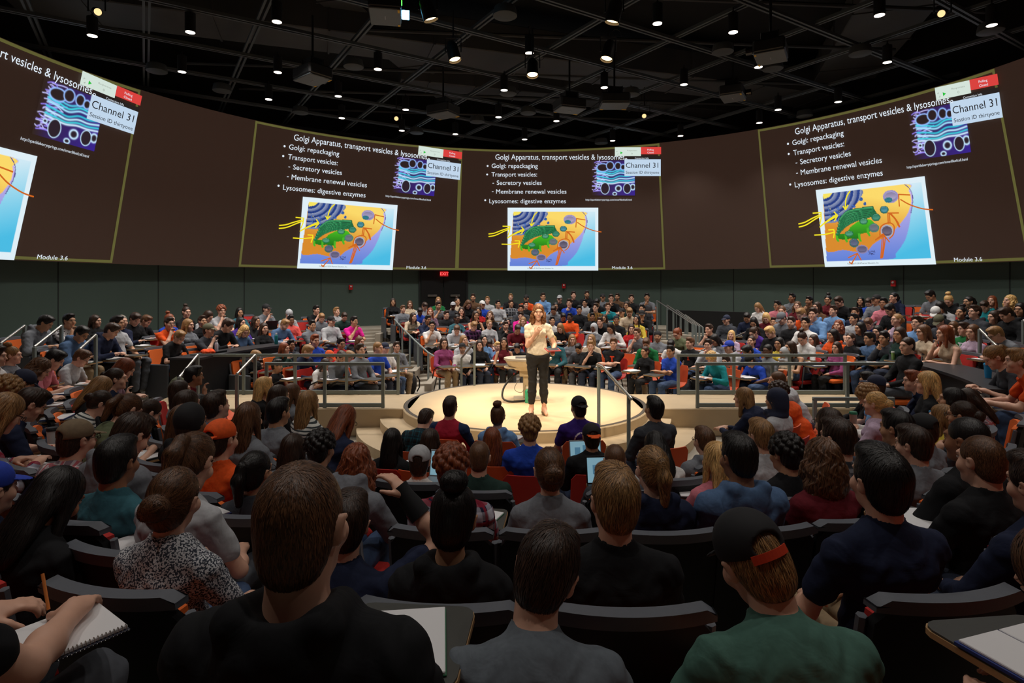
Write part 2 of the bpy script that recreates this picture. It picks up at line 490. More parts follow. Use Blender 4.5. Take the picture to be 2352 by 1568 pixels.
FACE = [SUB(E((0, .108, -.045), (.070, .080, .126), k=.010))]
def hair_prims(st):
    """hair in head space"""
    nape = [SUB(E((0, .02, -.15), (.13, .13, .085), k=.012)), SUB(E((.088, .012, -.012), (.02, .026, .036), k=.01)), SUB(E((-.088, .012, -.012), (.02, .026, .036), k=.01))]
    cap_ = [E((0, -.020, .036), (.083, .104, .097), k=.02)]
    back = [E((0, -.052, -.030), (.066, .058, .070), k=.03)]
    if st == 'b': return [E((0, -.018, .031), (.0785, .0985, .0955), k=.02), E((0, -.05, -.035), (.064, .057, .07), k=.03)] + FACE + nape
    if st == 's': return cap_ + back + [E((0, .030, .108), (.060, .06, .030), k=.03)] + FACE + nape
    if st == 'c':
        P = cap_ + back
        for i in range(46):
            a = i * 2.39996; z = 1 - 1.25 * (i + .5) / 46
            r = math.sqrt(max(0, 1 - z * z))
            P.append(E((math.cos(a) * r * .084, -.02 + math.sin(a) * r * .104, .036 + z * .10), (.026, .026, .026), k=.008))
        return P + FACE + nape
    full = cap_ + [E((0, -.06, -.04), (.074, .058, .085), k=.03)]
    ears = [E((s * .066, -.012, -.005), (.022, .05, .05), k=.02) for s in (1, -1)]
    if st == 'l':
        P = full + ears + [E((0, -.080, -.10), (.088, .042, .13), k=.04), E((0, -.092, -.205), (.090, .034, .11), k=.04)]
        for s in (1, -1): P += [C((s * .072, .005, -.02), (s * .082, .02, -.20), .024, .020, k=.02)]
        return P + FACE
    if st == 'w':
        P = full + ears + [E((0, -.078, -.09), (.105, .055, .12), k=.04)]
        for i, (s, y, z, r) in enumerate([(s, y, z, r) for s in (1, -1) for y, z, r in ((.03, -.02, .026), (.035, -.07, .03), (.02, -.12, .032), (-.02, -.05, .034), (-.03, -.13, .036), (.03, -.165, .026), (-.03, -.18, .03))]):
            P.append(E((s * (.084 + .010 * math.sin(i * 1.9)), y - .012 + .008 * math.cos(i * 2.3), z), (r, r, r * 1.15), k=.026))
        return P + [SUB(E((0, .108, -.05), (.074, .086, .128), k=.010))]
    pulled = [E((0, -.020, .034), (.0795, .100, .0955), k=.02), E((0, -.055, -.030), (.068, .058, .068), k=.03)] + FACE + nape
    if st == 'p':
        return pulled + [E((0, -.118, .050), (.022, .022, .024), k=.01), C((0, -.13, .055), (0, -.155, -.02), .026, .034, k=.02), C((0, -.155, -.02), (0, -.14, -.15), .034, .020, k=.02)]
    if st == 'u':
        return pulled + [E((0, -.065, .150), (.046, .046, .038), k=.012), E((.022, -.05, .158), (.024, .026, .026), k=.006), E((-.02, -.085, .150), (.026, .024, .028), k=.006)]
    if st == 'n':
        return pulled + [E((0, -.125, .005), (.050, .040, .044), k=.012), E((.022, -.145, .015), (.024, .022, .026), k=.006), E((-.022, -.14, -.012), (.026, .024, .026), k=.006)]
    if st == 'H':
        return [E((0, -.022, .03), (.092, .112, .106), k=.02), E((0, -.05, -.06), (.088, .082, .10), k=.04), E((0, -.01, -.16), (.115, .105, .06), k=.05), C((-.05, .08, -.13), (.05, .08, -.13), .035, .035, k=.03),
                SUB(E((0, .12, -.03), (.058, .07, .092), k=.015))]
    if st == 'hat_hair':  # what shows under a cap
        return [E((0, -.018, .026), (.0785, .0985, .088), k=.02), E((0, -.055, -.035), (.068, .060, .075), k=.03)] + FACE + nape + [SUB(E((0, 0, .17), (.2, .2, .11), k=.01))]
    return []
def cap_prims(st):
    if st == 'k':
        return [E((0, -.026, .040), (.090, .110, .108), k=.02), C((0, -.03, -.0), (0, -.034, .015), .088, .088, k=.02), SUB(E((0, .09, -.11), (.12, .13, .125), k=.012)), SUB(E((0, -.05, -.165), (.2, .2, .125), k=.01))]
    if st == 'F':
        return [E((0, -.018, .055), (.086, .102, .082), k=.01), E((0, -.015, .045), (.155, .175, .010), k=.008)]
    return [E((0, -.020, .042), (.0875, .1075, .094), k=.02), SUB(E((0, 0, -.08), (.3, .3, .105), k=.006)), SUB(E((0, -.135, .040), (.046, .06, .030), k=.006))]
def brim_prims(sgn):
    return [E((0, sgn * .105 - .012, .034), (.070, .078, .007), Rx(-sgn * .22), k=.01), SUB(E((0, -.018, .04), (.080, .100, .2), k=.006))]
def hair_disp(P):
    a = np.arctan2(P[:, 0], P[:, 1] + .02)
    return .0022 * np.sin(a * 23 + P[:, 2] * 60) + .0012 * np.sin(a * 51 - P[:, 2] * 34)
def wave_disp(P):
    a = np.arctan2(P[:, 0], P[:, 1] + .02)
    return .005 * np.sin(a * 11 + 3.2 * np.sin(P[:, 2] * 55)) + .002 * np.sin(a * 29 + P[:, 2] * 90)

def strands(prims, n, L, seed, updo=None):
    """ribbons of hair that lie along a hair shell and end loose"""
    g = np.random.default_rng(seed)
    P = g.uniform((-.14, -.19, -.34), (.14, .13, .19), (n * 14, 3))
    d = eval_pts(prims, P); k = np.abs(d) < .02; P = P[k]
    def grad(P):
        e = .003; G = np.stack([eval_pts(prims, P + e * v) - eval_pts(prims, P - e * v) for v in np.eye(3)], 1)
        return G / (np.linalg.norm(G, axis=1)[:, None] + 1e-9)
    for _ in range(4): P -= grad(P) * (eval_pts(prims, P) - .000)[:, None]
    P = P[np.abs(eval_pts(prims, P)) < .002][:n]
    n = len(P); m = 7
    crown = np.array((.012, -.06, .13)) if updo is None else np.array(updo)
    pts = np.zeros((n, m, 3)); nor = np.zeros((n, m, 3))
    jit = g.normal(0, .30, (n, 3)); lens = L * g.uniform(.6, 1.2, n)
    lift = g.uniform(.0008, .0062, n) * min(1, L / .06)
    for i in range(m):
        G = grad(P); pts[:, i] = P + G * (lift * (.3 + i / m))[:, None]; nor[:, i] = G
        f = (P - crown) if updo is None else (crown - P)
        f = f / (np.linalg.norm(f, axis=1)[:, None] + 1e-6) + np.array((0, 0, -.75 if updo is None else .0)) + jit
        f -= G * (f * G).sum(1)[:, None]; f /= np.linalg.norm(f, axis=1)[:, None] + 1e-9
        P = P + f * (lens / m)[:, None]
        P -= grad(P) * np.clip(eval_pts(prims, P), -.02, .02)[:, None] * .8
    tan = np.gradient(pts, axis=1); sd = np.cross(tan, nor); sd /= np.linalg.norm(sd, axis=2)[:, :, None] + 1e-9
    w = min(1, .5 + L * 8) * g.uniform(.0008, .0019, n)[:, None, None] * np.array([1, 1, 1, .95, .8, .5, .12])[None, :, None]
    A, B = pts - sd * w, pts + sd * w
    V = np.stack([A, B], 2).reshape(-1, 3)
    base = np.arange(n)[:, None] * (2 * m) + np.arange(m - 1)[None, :] * 2
    F = np.stack([base, base + 1, base + 3, base + 2], -1).reshape(-1, 4)
    t = np.repeat(g.uniform(-.55, 1.5, n), 2 * m)
    return V, F, t

# ---- cached meshes
_C = {}
def nov(k, f):
    if k not in _C: _C[k] = f()
    return _C[k]
DUMMY = plain('placeholder_skin', (180, 140, 120))
def m_body(sk, key, h, legs=True):
    def f():
        V, F = sdf_mesh(body_prims(sk, legs), h)
        hp = (V - sk['hc']) @ sk['R']
        return mesh_np('body', V, F, [DUMMY], True, attrs={'hp': hp})
    return nov(('body', key, h, legs), f)
def cloth_attr(sk, V):
    q = V - sk['M']; return np.stack([q[:, 0], q @ sk['f2'], q @ sk['d2']], 1)
def fold(P):
    return .0035 * np.sin(P[:, 0] * 31 + 5 * np.sin(P[:, 2] * 17) + P[:, 1] * 23) * np.sin(P[:, 2] * 29 + P[:, 0] * 19 + 1.3) + .002 * np.sin(P[:, 2] * 71 + 4 * np.sin(P[:, 0] * 33) + P[:, 1] * 40)
def m_shirt(sk, key, typ, h):
    def f():
        V, F = sdf_mesh(shirt_prims(sk, typ), h, lambda P: fold(P) * np.clip((np.linalg.norm(P - sk['Nk'] - sk['d2'] * .03, axis=1) - .09) / .08, 0, 1))
        return mesh_np('shirt', V, F, [DUMMY], True, attrs={'tp': cloth_attr(sk, V)})
    return nov(('shirt', key, typ, h), f)
def m_pants(sk, key, shorts, h):
    def f():
        V, F = sdf_mesh(pants_prims(sk, shorts), h, fold)
        return mesh_np('trousers', V, F, [DUMMY], True)
    return nov(('pants', key, shorts, h), f)
def m_hair(st, lod):
    def f():
        pr = hair_prims(st)
        if not pr: return None
        h = (.009, .0055, .0042)[lod]
        V, F = sdf_mesh(pr, h, None if st in ('H', 'b', 'hat_hair') else wave_disp if st in ('w',) else hair_disp)
        t = rng.uniform(.3, .7, len(V))
        if lod >= 1 and st != 'H':
            up = {'p': (0, -.125, .05), 'u': (0, -.065, .13), 'n': (0, -.125, .005)}.get(st)
            L = {'b': .016, 's': .05, 'hat_hair': .045, 'c': .035}.get(st, .12)
            V2, F2, t2 = strands(pr, {1: 1800, 2: 8000}[lod], L, hash(st) % 97 if False else sum(map(ord, st)), up)
            F = np.concatenate([F, F2 + len(V)]); V = np.concatenate([V, V2]); t = np.concatenate([t, t2])
        return mesh_np('hair', V, F, [DUMMY], True, attrs={'tone': t})
    return nov(('hair', st, lod), f)
def m_sdf(name, key, prims, h, disp=None):
    def f():
        V, F = sdf_mesh(prims, h, disp)
        return mesh_np(name, V, F, [DUMMY], True, attrs={'cp': V})
    return nov((name, key, h), f)
def m_shoe():
    def f():
        V, F = sdf_mesh([E((0, .045, -.045), (.045, .10, .035), k=.03), C((0, -.055, -.05), (0, -.04, .0), .04, .036, k=.03), C((0, -.05, -.065), (0, .11, -.068), .038, .034, k=.02), SUB(E((0, -.03, .06), (.034, .045, .06), k=.01)), SUB(E((0, 0, -.19), (.3, .4, .10), k=.005))], .007)
        return mesh_np('shoe', V, F, [DUMMY], True)
    return nov('shoe', f)
# ------------------------------------------------------------ materials for people
SKIN = {'1': (226, 176, 150), '2': (200, 150, 116), '3': (160, 110, 80), '4': (98, 64, 48)}
HAIR = {'K': (24, 20, 19), 'D': (52, 35, 25), 'M': (92, 62, 40), 'L': (142, 106, 66), 'Y': (204, 164, 104), 'R': (122, 62, 34), 'G': (126, 118, 108), 'A': (150, 84, 44)}
HAIRN = {'K': 'black', 'D': 'dark brown', 'M': 'brown', 'L': 'light brown', 'Y': 'blond', 'R': 'auburn', 'G': 'greying'}
CLO = {'bk': ((26, 27, 30), 'black'), 'nv': ((30, 38, 64), 'navy'), 'ch': ((62, 65, 72), 'charcoal'), 'gy': ((122, 126, 133), 'grey'), 'lg': ((182, 184, 188), 'light grey'),
       'wh': ((230, 228, 226), 'white'), 'or': ((236, 88, 30), 'orange'), 'rd': ((184, 32, 36), 'red'), 'mr': ((104, 26, 38), 'maroon'), 'pk': ((212, 124, 138), 'pink'),
       'vi': ((152, 72, 120), 'plum'), 'mg': ((224, 32, 150), 'magenta'), 'pu': ((72, 42, 140), 'purple'), 'bl': ((38, 76, 190), 'royal blue'), 'lb': ((112, 154, 204), 'light blue'),
       'tl': ((56, 104, 116), 'teal grey'), 'tq': ((30, 142, 152), 'turquoise'), 'gn': ((26, 112, 60), 'green'), 'dg': ((34, 58, 52), 'dark green'), 'ol': ((104, 112, 84), 'olive'),
       'ye': ((218, 194, 74), 'yellow'), 'tn': ((210, 190, 164), 'cream'), 'br': ((104, 76, 54), 'brown'), 'dn': ((84, 112, 150), 'denim blue'), 'lv': ((196, 172, 196), 'lavender'),
       'mv': ((128, 100, 118), 'mauve'), 'co': ((230, 92, 86), 'coral'), 'bo': ((26, 27, 30), 'black and orange'), 'g2': ((78, 116, 104), 'sea green'), 'gy2': ((104, 112, 120), 'slate grey'),
       'xp': (('plaid', (70, 40, 80), (110, 70, 110), (30, 24, 40)), 'purple plaid'), 'xo': (('plaid', (230, 100, 50), (236, 224, 214), (36, 36, 48)), 'orange plaid'),
       'xg': (('plaid', (96, 98, 104), (150, 152, 158), (50, 52, 58)), 'grey plaid'), 'xy': (('plaid', (170, 130, 50), (110, 70, 40), (60, 40, 30)), 'ochre plaid'),
       'xb': (('plaid', (40, 70, 150), (224, 214, 170), (190, 170, 60)), 'blue plaid'), 'xr': (('plaid', (214, 204, 204), (170, 50, 66), (120, 100, 110)), 'red plaid'),
       'xn': (('plaid', (34, 38, 66), (150, 30, 50), (200, 200, 214)), 'navy plaid'), 'xt': (('plaid', (24, 84, 98), (18, 30, 40), (16, 22, 26)), 'teal plaid'),
       'xs': (('stripe', (214, 216, 210), (58, 66, 70)), 'striped'), 'xm': (('marl', (206, 208, 212), (60, 66, 78)), 'marled grey'), 'xf': (('marl2', (214, 214, 216), (50, 40, 46)), 'white floral'),
       'cr': ((240, 226, 204), 'cream'), 'rg': (('raglan', (170, 34, 58), (34, 50, 84)), 'red and navy'), 'pe': (('emblem', (60, 36, 124), (226, 224, 236)), 'purple')}
def m_skin():
    """one skin for everybody; the tone is the object's own colour"""
    k = 'skin'
    if k in _m: return _m[k]
    m, nt, p = new_mat(k)
    a = N(nt, 'ShaderNodeAttribute', attribute_name='hp'); s = N(nt, 'ShaderNodeSeparateXYZ'); nt.links.new(a.outputs['Vector'], s.inputs[0])
    x = mth(nt, 'ABSOLUTE', s.outputs[0]); y, z = s.outputs[1], s.outputs[2]
    front = mth(nt, 'GREATER_THAN', y, .045)
    def ellm(cx, cz, rx, rz):
        u = mth(nt, 'DIVIDE', mth(nt, 'SUBTRACT', x, cx), rx); v = mth(nt, 'DIVIDE', mth(nt, 'SUBTRACT', z, cz), rz)
        d = mth(nt, 'ADD', mth(nt, 'MULTIPLY', u, u), mth(nt, 'MULTIPLY', v, v))
        return mth(nt, 'MULTIPLY', mth(nt, 'LESS_THAN', d, 1.0), front)
    oi = N(nt, 'ShaderNodeObjectInfo'); base = oi.outputs['Color']
    def tint(r, g, b_):
        n = N(nt, 'ShaderNodeMix', data_type='RGBA', blend_type='MULTIPLY'); n.inputs[0].default_value = 1; nt.links.new(base, n.inputs[6]); n.inputs[7].default_value = (r, g, b_, 1); return n.outputs[2]
    dk, lip = tint(.16, .16, .16), tint(.74, .42, .42)
    nz = N(nt, 'ShaderNodeTexNoise'); nz.inputs['Scale'].default_value = 14
    col = mixc(nt, nz.outputs['Fac'], tint(.9, .9, .9), tint(1.08, 1.08, 1.08))
    col = mixc(nt, ellm(0, -.062, .022, .0075), col, lip)
    col = mixc(nt, mth(nt, 'MULTIPLY', ellm(.0, -.03, .016, .012), .18), col, lip)
    if True:
        b = mth(nt, 'MULTIPLY', mth(nt, 'LESS_THAN', mth(nt, 'ADD', z, mth(nt, 'MULTIPLY', nz.outputs['Fac'], .03)), -.036), mth(nt, 'GREATER_THAN', y, .012))
        b = mth(nt, 'MULTIPLY', b, mth(nt, 'GREATER_THAN', z, -.125))
        b = mth(nt, 'MULTIPLY', b, mth(nt, 'LESS_THAN', oi.outputs['Alpha'], .75))
        col = mixc(nt, mth(nt, 'MULTIPLY', b, .6), col, lin((50, 34, 26)))
    col = mixc(nt, ellm(.0315, .0080, .0120, .0055), col, lin((190, 180, 172)))
    col = mixc(nt, ellm(.0315, .0085, .0066, .0066), col, lin((40, 28, 22)))
    col = mixc(nt, ellm(.0315, .0155, .0145, .0026), col, dk)
    col = mixc(nt, mth(nt, 'MULTIPLY', ellm(.0325, .0290, .0170, .0042), .8), col, dk)
    nt.links.new(col, p.inputs['Base Color'])
    p.inputs['Roughness'].default_value = .5
    p.inputs['Subsurface Weight'].default_value = 0.0
    _m[k] = m
    return m
def m_hairmat():
    k = 'hair'
    if k in _m: return _m[k]
    m, nt, p = new_mat(k)
    a = N(nt, 'ShaderNodeAttribute', attribute_name='tone')
    tc = N(nt, 'ShaderNodeTexCoord'); mp = N(nt, 'ShaderNodeMapping'); mp.inputs['Scale'].default_value = (140, 140, 14)
    nz = N(nt, 'ShaderNodeTexNoise'); nz.inputs['Scale'].default_value = 1.0; nz.inputs['Detail'].default_value = 3
    nt.links.new(tc.outputs['Object'], mp.inputs[0]); nt.links.new(mp.outputs[0], nz.inputs['Vector'])
    oi = N(nt, 'ShaderNodeObjectInfo')
    def tint(v):
        n = N(nt, 'ShaderNodeMix', data_type='RGBA', blend_type='MULTIPLY'); n.inputs[0].default_value = 1; nt.links.new(oi.outputs['Color'], n.inputs[6]); n.inputs[7].default_value = (v, v, v, 1); return n.outputs[2]
    f = mth(nt, 'MULTIPLY', mth(nt, 'ADD', a.outputs['Fac'], nz.outputs['Fac']), .5)
    col = mixc(nt, f, tint(.30), tint(2.1))
    nt.links.new(col, p.inputs['Base Color'])
    bm = N(nt, 'ShaderNodeBump'); bm.inputs['Strength'].default_value = .5; bm.inputs['Distance'].default_value = .004
    nt.links.new(nz.outputs['Fac'], bm.inputs['Height']); nt.links.new(bm.outputs['Normal'], p.inputs['Normal'])
    p.inputs['Roughness'].default_value = .42
    p.inputs['Specular IOR Level'].default_value = .45
    _m[k] = m
    return m
def m_cloth(code, pr=False):
    """patterned cloth by name; plain cloth (code '') takes the object's own colour"""
    k = 'cloth_%s%d' % (code, pr)
    if k in _m: return _m[k]
    m, nt, p = new_mat(k)
    d = CLO[code][0] if code else (0, 0, 0)
    a = N(nt, 'ShaderNodeAttribute', attribute_name='tp'); s = N(nt, 'ShaderNodeSeparateXYZ'); nt.links.new(a.outputs['Vector'], s.inputs[0])
    x, y, z = s.outputs
    nz = N(nt, 'ShaderNodeTexNoise'); nz.inputs['Scale'].default_value = 60; nz.inputs['Detail'].default_value = 4
    nt.links.new(a.outputs['Vector'], nz.inputs['Vector'])
    n2 = N(nt, 'ShaderNodeTexNoise'); n2.inputs['Scale'].default_value = 9; n2.inputs['Detail'].default_value = 3; n2.inputs['Distortion'].default_value = 1.2
    nt.links.new(a.outputs['Vector'], n2.inputs['Vector'])
    def band(v, fr, w, off=0.):
        return mth(nt, 'LESS_THAN', mth(nt, 'FRACT', mth(nt, 'ADD', mth(nt, 'MULTIPLY', v, fr), 50.0 + off)), w)
    if isinstance(d[0], str):
        if d[0] == 'plaid':
            xx = mth(nt, 'ADD', x, mth(nt, 'MULTIPLY', y, .8))
            col = mixc(nt, mth(nt, 'MULTIPLY', mth(nt, 'ADD', band(xx, 11, .5), band(z, 11, .5)), .5), lin(d[1]), lin(d[3]))
            col = mixc(nt, mth(nt, 'MULTIPLY', mth(nt, 'MAXIMUM', band(xx, 11, .22, .3), band(z, 11, .22, .3)), .8), col, lin(d[2]))
        elif d[0] == 'stripe':
            col = mixc(nt, band(z, 30, .42), lin(d[1]), lin(d[2]))
        elif d[0] == 'raglan':
            col = mixc(nt, mth(nt, 'GREATER_THAN', mth(nt, 'ADD', mth(nt, 'ABSOLUTE', x), mth(nt, 'MULTIPLY', z, .35)), .222), lin(d[1]), lin(d[2]))
        elif d[0] == 'emblem':
            u = mth(nt, 'DIVIDE', x, .085); v = mth(nt, 'DIVIDE', mth(nt, 'SUBTRACT', z, .10), .085)
            r = mth(nt, 'SQRT', mth(nt, 'ADD', mth(nt, 'MULTIPLY', u, u), mth(nt, 'MULTIPLY', v, v)))
            ring = mth(nt, 'MULTIPLY', mth(nt, 'LESS_THAN', mth(nt, 'ABSOLUTE', mth(nt, 'SUBTRACT', r, .9)), .10), mth(nt, 'LESS_THAN', y, 0.0))
            ring = mth(nt, 'MULTIPLY', ring, mth(nt, 'GREATER_THAN', nz.outputs['Fac'], .42))
            col = mixc(nt, ring, lin(d[1]), lin(d[2]))
        else:
            t = .5 if d[0] == 'marl' else .57
            q = N(nt, 'ShaderNodeTexNoise'); q.inputs['Scale'].default_value = 150 if d[0] == 'marl' else 22; q.inputs['Detail'].default_value = 1
            nt.links.new(a.outputs['Vector'], q.inputs['Vector'])
            col = mixc(nt, mth(nt, 'GREATER_THAN', q.outputs['Fac'], t), lin(d[1]), lin(d[2]))
    else:
        if code: b = lin(d); lo_, hi_ = tuple(v * .75 for v in b[:3]) + (1,), tuple(min(1, v * 1.2) for v in b[:3]) + (1,)
        else:
            oi = N(nt, 'ShaderNodeObjectInfo')
            def tint(v):
                n = N(nt, 'ShaderNodeMix', data_type='RGBA', blend_type='MULTIPLY'); n.inputs[0].default_value = 1; nt.links.new(oi.outputs['Color'], n.inputs[6]); n.inputs[7].default_value = (v, v, v, 1); return n.outputs[2]
            lo_, hi_ = tint(.75), tint(1.2)
        col = mixc(nt, nz.outputs['Fac'], lo_, hi_)
    if pr:
        def rect(x1, z0, z1): return mth(nt, 'MULTIPLY', mth(nt, 'LESS_THAN', mth(nt, 'ABSOLUTE', x), x1), mth(nt, 'LESS_THAN', mth(nt, 'ABSOLUTE', mth(nt, 'SUBTRACT', z, (z0 + z1) / 2)), (z1 - z0) / 2))
        f = mth(nt, 'MAXIMUM', rect(.05, .125, .15), mth(nt, 'MAXIMUM', rect(.014, .03, .13), rect(.03, .03, .045)))
        f = mth(nt, 'MULTIPLY', f, mth(nt, 'GREATER_THAN', y, 0.0))
        col = mixc(nt, f, col, lin((224, 70, 36) if code == 'bk' else (214, 220, 226)))
    nt.links.new(col, p.inputs['Base Color'])
    p.inputs['Roughness'].default_value = .85
    p.inputs['Specular IOR Level'].default_value = .25
    bm = N(nt, 'ShaderNodeBump'); bm.inputs['Strength'].default_value = .55; bm.inputs['Distance'].default_value = .012
    nt.links.new(n2.outputs['Fac'], bm.inputs['Height']); nt.links.new(bm.outputs['Normal'], p.inputs['Normal'])
    _m[k] = m
    return m
PANTS = {'j': (62, 84, 120), 'd': (40, 50, 72), 'b': (28, 29, 32), 'k': (150, 128, 98), 'g': (84, 88, 96)}
SHOE = [(205, 205, 205), (25, 25, 27), (110, 112, 120)]
def m_tinted():
    """fabric whose hue is the object's own colour"""
    if 'tinted' in _m: return _m['tinted']
    m, nt, p = new_mat('tinted_fabric'); oi = N(nt, 'ShaderNodeObjectInfo'); tc = N(nt, 'ShaderNodeTexCoord')
    nz = N(nt, 'ShaderNodeTexNoise'); nz.inputs['Scale'].default_value = 45; nt.links.new(tc.outputs['Object'], nz.inputs['Vector'])
    n = N(nt, 'ShaderNodeMix', data_type='RGBA', blend_type='MULTIPLY'); n.inputs[0].default_value = 1; nt.links.new(oi.outputs['Color'], n.inputs[6])
    nt.links.new(mixc(nt, nz.outputs['Fac'], (.72, .72, .72, 1), (1.25, 1.25, 1.25, 1)), n.inputs[7]); nt.links.new(n.outputs[2], p.inputs['Base Color']); p.inputs['Roughness'].default_value = .82
    _m['tinted'] = m; return m
def dress(name, me, parent, mat, col=None, alpha=1.0):
    """link a shared mesh that carries `mat`; the colour sits on the object so that the mesh stays shared"""
    if me.materials[0] != mat:
        if me.materials[0] == DUMMY: me.materials[0] = mat
        else:
            k = ('alt', me.name, mat.name); base = me
            if k not in _C: _C[k] = base.copy(); _C[k].materials[0] = mat
            me = _C[k]
    o = put(name, me, parent)
    if col is not None: o.color = lin(col)[:3] + (alpha,)
    return o
CAPCOL = {'C': 'cap', 'B': 'cap'}
def add_person(x, y, z, rz, s, hs, hc, skin, code, typ, pose, lod, label, cat='person', yaw=0, roll=0, pitch=None, name='person', group=None, pant='d', shorts=False, beard=False, capcol='bk', pr=False, fem=None, glasses=False, shoes=False, fine=None, hairlod=None):
    if fem is None: fem = hs in 'lwpunH'
    sk = nov(('sk', pose, fem, yaw, roll, pitch), lambda: skeleton(pose, fem, yaw, roll, pitch=pitch))
    key = (pose, fem, yaw, roll, pitch)
    h = fine or (.0125, .0095, .0072)[lod]
    root = thing(name, label, cat, (x, y, z), rz, group)
    root.scale = (s, s, s)
    dress('body', m_body(sk, key, h, shorts), root, m_skin(), SKIN[skin], .5 if beard else 1.0)
    fancy = pr or isinstance(CLO[code][0][0], str)
    dress('hoodie' if typ == 'h' else 'shirt', m_shirt(sk, (pose, fem), typ, h * 1.3), root, m_cloth(code if fancy else '', pr), None if fancy else CLO[code][0])
    dress('shorts' if shorts else 'trousers', m_pants(sk, (fem,), shorts, .013), root, m_tinted(), PANTS[pant])
    Mh = Matrix([[*sk['R'][i], sk['hc'][i]] for i in range(3)] + [[0, 0, 0, 1]])
    st = hs
    under = {'C': 'hat_hair', 'B': 'hat_hair', 'k': 'hat_hair', 'F': 'hat_hair'}.get(hs, hs)
    me = m_hair(under, lod if hairlod is None else hairlod)
    if me is not None:
        o = dress('headscarf', me, root, m_tinted(), CLO[capcol][0]) if hs == 'H' else dress('hair', me, root, m_hairmat(), HAIR[hc]); o.matrix_local = Mh
    if hs in 'CBkF':
        hh = .008 if lod < 2 else .005
        o = dress({'k': 'beanie', 'F': 'hat'}.get(hs, 'cap'), m_sdf('cap', hs if hs in 'kF' else 'C', cap_prims(hs), hh), root, m_tinted(), m_cap(capcol)); o.matrix_local = Mh
        if hs in 'CB':
            b = dress('brim', m_sdf('brim', hs, brim_prims(1 if hs == 'C' else -1), hh), o, m_tinted(), m_cap('or' if capcol == 'bo' else 'tq' if capcol == 'tq' else capcol))
    if glasses:
        g = put('glasses', nov('glasses', m_glasses), root); g.matrix_local = Mh
    if shoes:
        for q in (1, -1):
            o = dress('shoe', m_shoe(), root, m_tinted(), SHOE[int(abs(x * 10)) % 3]); o.location = tuple(sk['A'][q]); o.rotation_euler = (0, 0, -q * .12)
    return root, sk
def m_cap(c):
    return {'bk': (26, 26, 29), 'bo': (26, 26, 29), 'nv': (28, 36, 62), 'lg': (176, 178, 182), 'wh': (225, 224, 222), 'gy': (110, 112, 118), 'bl': (36, 66, 180), 'ol': (94, 92, 70), 'or': (238, 92, 26), 'tn': (122, 104, 80), 'tq': (28, 34, 48)}.get(c, (26, 26, 29))
def m_glasses():
    b = MB()
    for s in (-1, 1):
        pts = [(s * .032 + .021 * math.cos(t), .108, .008 + .015 * math.sin(t)) for t in [2 * math.pi * k / 12 for k in range(13)]]
        b.tube(pts, .0022, 5); b.tube([(s * .053, .106, .012), (s * .076, .05, .012), (s * .080, -.01, .008)], .002, 5)
    b.tube([(-.011, .11, .012), (.011, .11, .012)], .002, 5)
    return b.mesh('glasses', plain('glasses_frame', (30, 24, 24), .3))
# ------------------------------------------------------------ the hall: tiers, stage, walls, ceiling
RK0, DR = 3.61, 1.07
RKS = [RK0 + DR * k for k in range(8)]; ZKS = [0, 0., .16, .35, .57, .84, 1.05, 1.05]
def zr(r):
    if r <= RKS[1]: return 0.
    for k in range(1, 6):
        if r <= RKS[k + 1]: return ZKS[k] + (ZKS[k + 1] - ZKS[k]) * (r - RKS[k]) / DR
    return 1.05
def zq(r): return zr(math.floor((r - RK0) / (DR / 3) + .5) * (DR / 3) + RK0)
def pol(r, az, c=(0, 0)): a = math.radians(az); return (c[0] + r * math.sin(a), c[1] + r * math.cos(a))
def unproj(px, py, z=None, D=None):
    if D is None: D = (CAM[2] - z) * 1350 / (py - 655)
    return Vector((CAM[0] + (px - 1176) / 1350 * D, CAM[1] + D, CAM[2] - (py - 655) / 1350 * D))
RC = (.29, 0.0)
CONC = plain('concrete', (150, 142, 128), .8, noise=.22, scale=3.0, bump=.15)
CONC2 = plain('stage_concrete', (196, 174, 140), .6, noise=.12, scale=2.2, bump=.06)
STEEL = plain('brushed_steel', (170, 168, 162), .32, metal=.9)
RAILM = plain('rail_paint', (124, 134, 132), .5)
SHADE_BLACK = plain('shade_black', (15, 16, 17), .7)
# stepped concrete tiers
prof = [(0.001, 0)]
j = 3
while True:
    r = RK0 + (j - .5) * DR / 3
    if r > 10.3: break
    prof += [(r, prof[-1][1]), (r, zr(RK0 + j * DR / 3))]; j += 1
prof.append((12.2, prof[-1][1]))
b = MB(); b.lathe(prof, 144, cap=False)
struct('floor', b.mesh('floor', CONC))
# stage disc with nosing, front steps and side walkways
b = MB(); b.lathe([(2.06, 0.0), (2.06, .435), (2.045, .45), (.002, .45)], 96, cap=False)
struct('stage_platform', b.mesh('stage', CONC2))
b = MB(); b.lathe([(1.975, .4505), (1.975, .4535), (2.035, .4535), (2.035, .4505)], 96, cap=False)
struct('trim_1', b.mesh('nosing', plain('nosing', (70, 62, 54), .6)))
def arc_slab(r0, r1, a0, a1, z0, z1, n=40, c=(0, 0)):
    b = MB()
    pts = [pol(r1, a0 + (a1 - a0) * i / n, c) for i in range(n + 1)] + [pol(r0, a1 - (a1 - a0) * i / n, c) for i in range(n + 1)]
    V = [(x, y, z0) for x, y in pts] + [(x, y, z1) for x, y in pts]; m = len(pts)
    F = []
    for i in range(n):
        F += [(i, i + 1, m - 2 - i, m - 1 - i)[::-1], (m + i, m + i + 1, 2 * m - 2 - i, 2 * m - 1 - i)]
    F += [(i, (i + 1) % m, m + (i + 1) % m, m + i)[::-1] for i in range(m)]
    return b.add(V, [f[::-1] for f in F])
